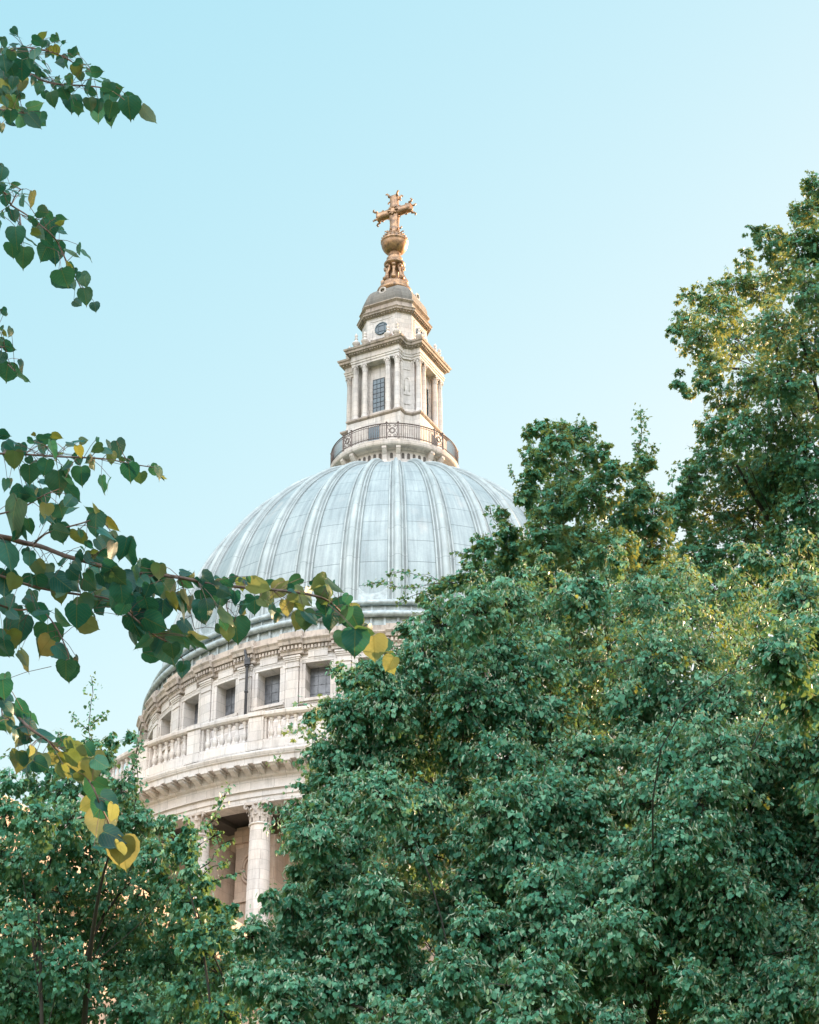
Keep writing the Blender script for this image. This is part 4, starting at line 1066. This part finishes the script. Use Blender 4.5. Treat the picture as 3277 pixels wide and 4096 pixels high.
c = atd(200, 1900, 28); _, nl['l2'] = tree('lime_tree', 'slender lime tree at lower left with one thin shoot rising above its crown', 'tree', (c[0], c[1], 0), (c[0], c[1], 8.0), 0.20, b4, 'lime_leaf', 'lime', 0.058, 95, 8, 0.10, None, 0.7, 0.005, 9)
for _ in range(2):
    shoot_px([(430,1745),(455,1712),(470,1685),(484,1650)], 24, 9, 10); shoot_px([(400,1780),(405,1740),(385,1715)], 24, 9, 10); shoot_px([(420,1830),(450,1800),(470,1776),(492,1770)], 24, 8, 8)
    shoot_px([(440,1860),(480,1846),(512,1838)], 24, 7, 8); shoot_px([(410,1760),(430,1740),(450,1745)], 24, 8, 9)
for _ in range(2):
    shoot_px([(400,1800),(440,1768),(468,1752)], 24, 9, 10); shoot_px([(420,1850),(462,1822),(486,1812)], 24, 9, 10)
LC = [(400,1745,18),(385,1770,22),(400,1770,16),(395,1790,22),(400,1830,26),(425,1860,20),(440,1900,26),(490,1915,20),(400,1900,36),(470,1960,36),(420,1980,50),(510,1990,36),(460,2050,50),(530,2070,40),(400,2080,50),(470,2130,50)]
b5 = blobset(LC, 24, 0.5, 0.72); b5 += back(b5[-8:], 1.0, 10, 0.5)
c = atd(450, 1950, 24.5); _, nl['l3'] = tree('lime_tree', 'thin young lime tree whose top shoots cross the white peristyle columns', 'tree', (c[0], c[1], 0), (c[0], c[1], 7.2), 0.12, b5, 'lime_leaf', 'lime', 0.060, 62, 5, 0.0, None, 0.7, 0.005, 9)

# ---- near lime boughs on the left
def big_leaf(kind=0):
    half = [(0.0,0.0),(0.13,0.075),(0.27,0.085),(0.39,0.04),(0.48,-0.07),(0.525,-0.20),(0.525,-0.34),(0.49,-0.47),(0.42,-0.60),(0.33,-0.72),(0.22,-0.83),(0.12,-0.91),(0.05,-0.98),(0.0,-1.10)]
    return half
BIG = big_leaf()
def near_leaf(m, base, tip, nrm, size, petiole_from, pm):
    tip = Vector(tip).normalized(); n_ = Vector(nrm); n_ = (n_-tip*n_.dot(tip)).normalized(); y = -tip; x = y.cross(n_)
    fold = 0.10+0.35*rng.random(); curl = rng.normal()*0.22+0.12; sidec = rng.normal()*0.18; wv = 0.05*rng.random(); ph = rng.random()*6
    asym = 1+0.08*rng.normal(); b = Vector(base)
    rows = []; uvs = []
    my = [-0.0]+[min(-0.02, h[1]-0.10*(1-i/13)) for i, h in enumerate(BIG)][1:]
    for i, (hx, hy) in enumerate(BIG):
        row = []; ur = []
        for j in range(-4, 5):
            f = abs(j)/4; s = 1 if j >= 0 else -1
            ed = hx*(asym if s > 0 else 2-asym)+(0.012 if (i % 2) else -0.012)*(f == 1)*(0 < i < 13)
            px = s*f*ed; py = my[i]+(hy-my[i])*f
            pz = -fold*abs(px)*0.6+fold*px*px*0.3-curl*py*py+sidec*px*py+wv*math.sin(ph+abs(py)*9)*f
            row.append(tuple(b+(x*px+y*py+n_*pz)*size)); ur.append((px, py))
        rows.append(row); uvs.append(ur)
    m.grid(rows, False, True, uvs)
    if petiole_from is not None:
        p0 = Vector(petiole_from); mid = (p0+b)*0.5+Vector((0,0,0.006)); pm.tube([p0, mid, b], [0.0011,0.0009,0.0008], 4, True, False)
def bough(parent, inv, twigs, leaves, sx, sy, oy, sl, depth, yellow, rootpt):
    """twigs and leaves in zoomed pixels: full = (x*sx, oy+y*sy)"""
    pm = MB(); lm = MB(); tp = []
    for ti, (tw, r) in enumerate(twigs):
        pts = []
        for i, (x, y) in enumerate(tw): pts.append(at(x*sx, oy+y*sy, depth+0.10*math.sin(i*1.3+ti)))
        if ti == 0 and rootpt is not None: pts = curve(rootpt, pts[0], 0.06, 6, 0.02)[:-1]+pts
        n = len(pts); 
        # smooth
        fine = []
        for i in range(n-1):
            a = np.array(pts[max(i-1,0)]); b = np.array(pts[i]); c = np.array(pts[i+1]); d = np.array(pts[min(i+2,n-1)])
            for q in range(4):
                u = q/4; fine.append(0.5*((2*b)+(c-a)*u+(2*a-5*b+4*c-d)*u*u+(3*b-a-3*c+d)*u**3))
        fine.append(np.array(pts[-1])); nn = len(fine)
        pm.tube([f-inv for f in fine], [r*(1-0.85*i/nn)+0.0009 for i in range(nn)], 6)
        tp += [f for f in fine]
    tp = np.array(tp)
    ex = []
    for (x, y, ln, ang, wd) in leaves:
        for _ in range(int(rng.random() < 0.9)+int(rng.random() < 0.35)): ex.append((x+rng.normal()*ln*0.32, y+rng.normal()*ln*0.25-ln*0.12, ln*(0.55+0.35*rng.random()), ang+rng.normal()*35, min(1, max(0.3, wd+0.3*rng.normal()))))
    ymesh = MB()
    for (x, y, ln, ang, wd) in leaves+ex:
        d = depth+rng.normal()*0.13; size = ln*sl*d/F
        a = R_(ang+rng.normal()*6); pit = rng.normal()*0.32
        td = math.cos(pit)*(-UPV*math.cos(a)+RGT*math.sin(a))+math.sin(pit)*FWD
        cen = at(x*sx, oy+y*sy, d); base = cen-td*size*0.5
        nr = Vector(-FWD+0.25*UPV); q = math.acos(max(0.15, min(1, wd)))*(1 if rng.random() < 0.5 else -1)
        nr = Matrix.Rotation(q, 3, Vector(td)) @ nr
        j = np.argmin(((tp-base)**2).sum(-1)); p0 = tp[j]
        if np.linalg.norm(p0-base) > 0.16: p0 = base+(p0-base)*0.16/np.linalg.norm(p0-base)
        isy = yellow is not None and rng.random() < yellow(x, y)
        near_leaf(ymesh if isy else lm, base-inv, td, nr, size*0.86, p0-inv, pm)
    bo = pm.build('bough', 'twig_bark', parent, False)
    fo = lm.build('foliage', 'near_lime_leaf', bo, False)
    if ymesh.v: yf = ymesh.build('foliage', 'painted_sunlit_lime_leaf', bo, False); yf['label'] = 'leaves painted sunlit yellow at the end of the bough'
    return len(leaves)
tbase = np.array([-4.6, -130.6, 0.0])
near = thing('lime_tree', 'overhanging lime boughs with large heart shaped leaves reaching in from the left edge', 'tree', tuple(tbase))
m = MB(); m.tube([(0,0,0),(0.02,0,0.4),(0.05,0.02,2.5),(0.0,0.05,5.5),(-0.1,0,9.0),(0,0.1,11)], [0.42,0.33,0.28,0.22,0.13,0.05], 14)
m.build('trunk', 'bark', near)
Z6 = 700/943.; Z7 = 1700/1725.; Z8 = 1000/1441.
t1 = [([(-60,310),(20,285),(130,255),(240,270),(330,300),(410,345),(500,380)],0.004), ([(-60,330),(100,370),(220,430),(330,455),(440,460),(560,475),(650,520),(760,590)],0.004), ([(-60,560),(40,600),(130,610)],0.003)]
l1 = [(95,190,80,75,.5),(20,240,60,10,.8),(88,238,60,60,.7),(210,225,80,70,.5),(250,240,60,20,.9),(300,215,60,60,.6),(345,228,50,80,.4),(300,280,80,20,.9),(190,300,90,10,.9),(180,325,50,30,.6),(245,340,40,40,.4),(345,335,80,5,.9),(395,290,60,75,.6),(280,305,50,10,.6),(415,390,85,10,.9),(470,350,70,80,.7),(430,345,70,60,.6),(525,390,80,85,.6),(550,430,80,80,.35),(205,400,60,20,.8),(255,420,60,60,.6),(320,430,50,70,.7),(375,430,60,30,.9),(210,480,90,5,.7),(275,540,95,0,.9),(465,470,110,0,.5),(340,470,60,50,.6),(380,480,70,60,.5),(385,560,120,-10,1.0),(410,590,100,5,.9),(505,500,60,70,.6),(490,570,90,20,.9),(590,530,120,5,1.),(620,480,100,80,.6),(530,620,120,-5,.9),(590,640,110,0,.8),(695,590,140,0,1.0),(720,550,110,70,.5),(795,628,130,35,.55),(130,630,130,60,.9),(195,660,110,35,.9),(120,530,60,50,.7),(60,640,90,10,.9),(40,560,90,10,.9),(20,480,100,0,1),(115,390,130,5,1),(110,460,100,0,.9),(25,350,110,10,1),(60,310,90,20,1),(130,290,80,30,.9),(10,695,60,0,.5),(290,480,90,10,.4),(180,440,60,0,.5),(60,430,90,0,.9),(20,600,90,0,.9),(80,360,100,10,.9),(30,410,100,0,.9),(70,490,90,20,.8),(10,540,110,0,.9),(60,560,90,30,.8),(160,350,70,40,.7),(40,290,80,40,.8)]
t2 = [([(-60,1020),(60,1105),(140,1155),(215,1210),(300,1290),(360,1410),(410,1500),(440,1560)],0.004), ([(60,1105),(85,1050),(115,1020)],0.0015), ([(105,1150),(110,1190),(118,1320)],0.0015)]
l2 = [(10,940,100,0,.8),(5,1020,80,10,.8),(30,1090,70,10,.9),(50,1060,70,30,.8),(90,1030,90,75,.4),(115,1090,75,0,.6),(165,1085,110,0,.6),(165,1050,70,75,.5),(80,1170,80,5,.8),(20,1160,50,60,.5),(40,985,60,80,.2),(180,1200,80,40,.3),(240,1145,90,80,.6),(270,1230,120,0,1),(215,1265,90,20,.8),(340,1175,70,90,.25),(345,1250,60,60,.7),(85,1280,125,-5,1.),(120,1395,130,0,1),(180,1300,90,55,.2),(295,1370,140,5,1.05),(400,1355,100,70,.4),(355,1520,150,5,1.),(450,1515,100,10,.8),(465,1605,105,10,.9),(385,1450,70,40,.7),(-20,1230,80,0,.8),(270,1170,70,30,.7)]
t3 = [([(-50,1860),(10,1930),(40,1960),(80,2000)],0.003)]
l3 = [(25,1685,55,30,.8),(10,1770,40,60,.6),(5,1850,80,0,.8),(55,1875,90,60,.7),(30,2020,150,-15,1.1),(130,2040,110,55,.25),(-20,1800,80,10,.8)]
t4 = [([(-80,500),(100,530),(170,545),(260,580),(350,605),(440,630),(550,655),(650,660),(730,670),(830,690),(940,705),(1050,715),(1160,725),(1260,740),(1340,770),(1420,850),(1480,920),(1560,980)],0.0095),
 ([(-60,165),(100,170),(220,178),(340,183),(440,190),(540,210),(640,225)],0.003), ([(-40,420),(80,390),(180,335),(240,310)],0.0025), ([(140,530),(190,490),(330,450),(400,430),(440,470)],0.0025),
 ([(-60,640),(80,690),(200,720),(330,740),(450,760),(540,830),(620,900),(690,940),(740,1000)],0.004), ([(-60,760),(60,800),(160,800),(220,860),(270,960),(280,1010)],0.003), ([(730,670),(760,760),(790,880)],0.0016), ([(940,705),(920,790),(950,850)],0.0016)]
l4 = [(20,95,60,70,.6),(60,120,60,70,.5),(130,115,40,60,.6),(210,115,75,80,.5),(170,155,60,0,.5),(225,165,110,10,.35),(305,130,70,85,.6),(320,165,60,10,.8),(325,200,50,20,.9),(388,148,60,-70,.6),(435,145,60,80,.6),(490,155,90,15,.8),(455,190,60,0,.7),(535,195,40,60,.7),(527,250,90,5,1),(380,215,60,5,.4),(330,265,90,0,1),(415,300,85,10,.55),(630,240,60,40,.8),(655,240,60,40,.5),(660,265,40,50,.4),(30,150,70,0,.9),(60,200,90,0,.9),(120,260,100,0,.9),(185,230,80,0,.9),(245,295,120,5,.8),(265,260,80,20,.4),(90,160,70,10,.9),(25,300,60,0,.8),(150,310,90,70,.5),(190,280,60,80,.6),(110,350,80,0,.8),(40,440,190,-10,.75),(40,590,150,25,.7),(170,355,90,0,.8),(265,390,120,75,.6),(255,410,100,0,.9),(190,430,90,10,.8),(215,430,60,60,.5),(370,415,90,-100,.4),(120,470,80,0,.8),(245,500,95,0,1),(385,465,110,5,.9),(450,490,100,80,.5),(450,540,110,5,.7),(320,520,90,0,.9),(510,580,130,0,.6),(390,570,50,80,.3),(370,545,40,60,.3),(375,595,70,10,.8),(320,590,60,20,.6),(255,610,60,0,.8),(320,625,60,30,.7),(90,500,70,0,.5),
 (120,600,70,10,.9),(160,640,80,20,.9),(200,650,70,0,.8),(60,680,100,60,.8),(20,720,100,20,.9),(150,710,120,0,1),(215,690,100,50,.8),(265,700,110,60,.9),(250,740,90,20,.9),(310,690,90,70,.7),(370,700,90,40,.9),(420,730,110,60,.8),(350,790,100,30,.9),(410,790,80,10,.8),(450,760,120,30,.9),(480,790,90,0,.8),(540,790,110,5,.9),(520,690,120,40,.9),(570,660,90,30,.8),(600,640,80,60,.7),(630,700,100,20,.9),(590,730,100,20,.9),(570,700,90,0,.9),(480,680,100,30,.9),(450,640,80,60,.8),(640,660,90,0,.9),(690,730,110,30,.9),(700,780,100,20,.6),(660,810,100,0,1.),(735,790,90,10,.8),(640,860,120,50,.8),(560,830,110,0,.9),(550,880,120,10,.9),(610,920,140,20,1),(690,980,150,10,1.1),(730,920,110,0,.9),(740,1050,80,10,.9),(650,950,120,-10,.9),(600,800,110,10,.9),(500,740,110,10,.9),(430,690,90,30,.8),(400,650,90,50,.8),(560,760,100,20,.9),(590,870,110,0,.9),
 (780,870,110,55,.55),(800,950,110,40,.25),(760,780,110,45,.25),(765,690,80,70,.6),(760,650,60,80,.7),(800,700,60,20,.7),(850,690,100,40,.9),(850,760,110,30,.9),(825,810,100,10,.9),(895,760,110,-10,.9),(850,810,100,20,.7),(920,700,60,50,.6),(935,830,110,50,.5),(960,890,120,10,1.05),(930,900,80,10,.8),(950,760,70,0,.8),(975,700,60,0,.9),(1005,690,40,60,.6),(1060,715,110,80,.6),(1035,790,85,0,.9),(990,800,70,0,.6),(1070,780,60,40,.6),(1110,820,80,10,.4),(1130,730,110,-50,.6),(1165,800,80,0,.8),(1205,770,100,10,.8),(1190,720,40,80,.6),(1235,750,110,60,.5),(1230,715,60,70,.5),(1285,705,100,-70,.6),(1240,850,100,0,.9),(1265,840,90,40,.4),(1280,840,60,30,.6),(1310,750,90,5,.8),(1360,715,100,35,.4),(1325,790,80,30,.9),(1375,785,70,0,.9),(1350,850,110,0,.8),(1400,830,100,-30,.7),(1445,850,110,20,1.1),(1440,945,130,-10,1.),(1480,910,100,60,.5),(1520,970,130,0,1.),(1590,1005,50,20,.8),(1580,1035,100,35,.4),
 (20,790,100,0,.9),(15,700,120,0,.9),(70,850,90,0,.9),(70,890,140,-5,1.1),(20,970,120,5,.9),(115,1010,110,25,.3),(150,830,120,0,.9),(180,820,80,60,.6),(195,925,140,0,1.),(245,850,100,40,.4),(310,840,120,0,1.1),(375,830,50,10,.4),(270,975,110,55,.6),(285,1015,70,70,.7),(275,1065,110,0,1.05),(10,1130,100,0,1)]
t5 = [([(-60,270),(10,300),(100,380),(170,450),(270,520),(350,590),(430,650),(490,720),(540,800),(580,900),(620,980),(660,1100),(690,1160)],0.005), ([(10,320),(15,380),(50,400)],0.0014)]
l5 = [(20,240,140,0,1.1),(30,310,110,30,.8),(5,440,110,5,.6),(60,440,130,10,.5),(125,360,140,60,.7),(160,410,120,40,.8),(200,430,150,50,.8),(110,520,130,-20,.9),(110,650,150,0,.9),(145,640,100,0,.4),(180,590,60,30,.5),(210,590,100,60,.8),(250,660,140,10,.8),(300,630,110,-30,.5),(280,500,130,70,.8),(220,500,90,40,.6),(360,560,110,20,.9),(460,600,140,55,1.),(400,700,140,-30,1.),(350,710,110,10,.7),(590,665,120,50,.9),(540,700,160,20,.8),(500,660,100,60,.6),(550,850,200,5,.9),(590,780,110,40,.7),(640,890,160,50,.9),(575,1020,210,-5,1.1),(680,1080,180,55,.9),(715,1190,220,5,1.15),(640,1180,140,-10,.6),(420,640,120,30,.8),(470,720,120,40,.6)]
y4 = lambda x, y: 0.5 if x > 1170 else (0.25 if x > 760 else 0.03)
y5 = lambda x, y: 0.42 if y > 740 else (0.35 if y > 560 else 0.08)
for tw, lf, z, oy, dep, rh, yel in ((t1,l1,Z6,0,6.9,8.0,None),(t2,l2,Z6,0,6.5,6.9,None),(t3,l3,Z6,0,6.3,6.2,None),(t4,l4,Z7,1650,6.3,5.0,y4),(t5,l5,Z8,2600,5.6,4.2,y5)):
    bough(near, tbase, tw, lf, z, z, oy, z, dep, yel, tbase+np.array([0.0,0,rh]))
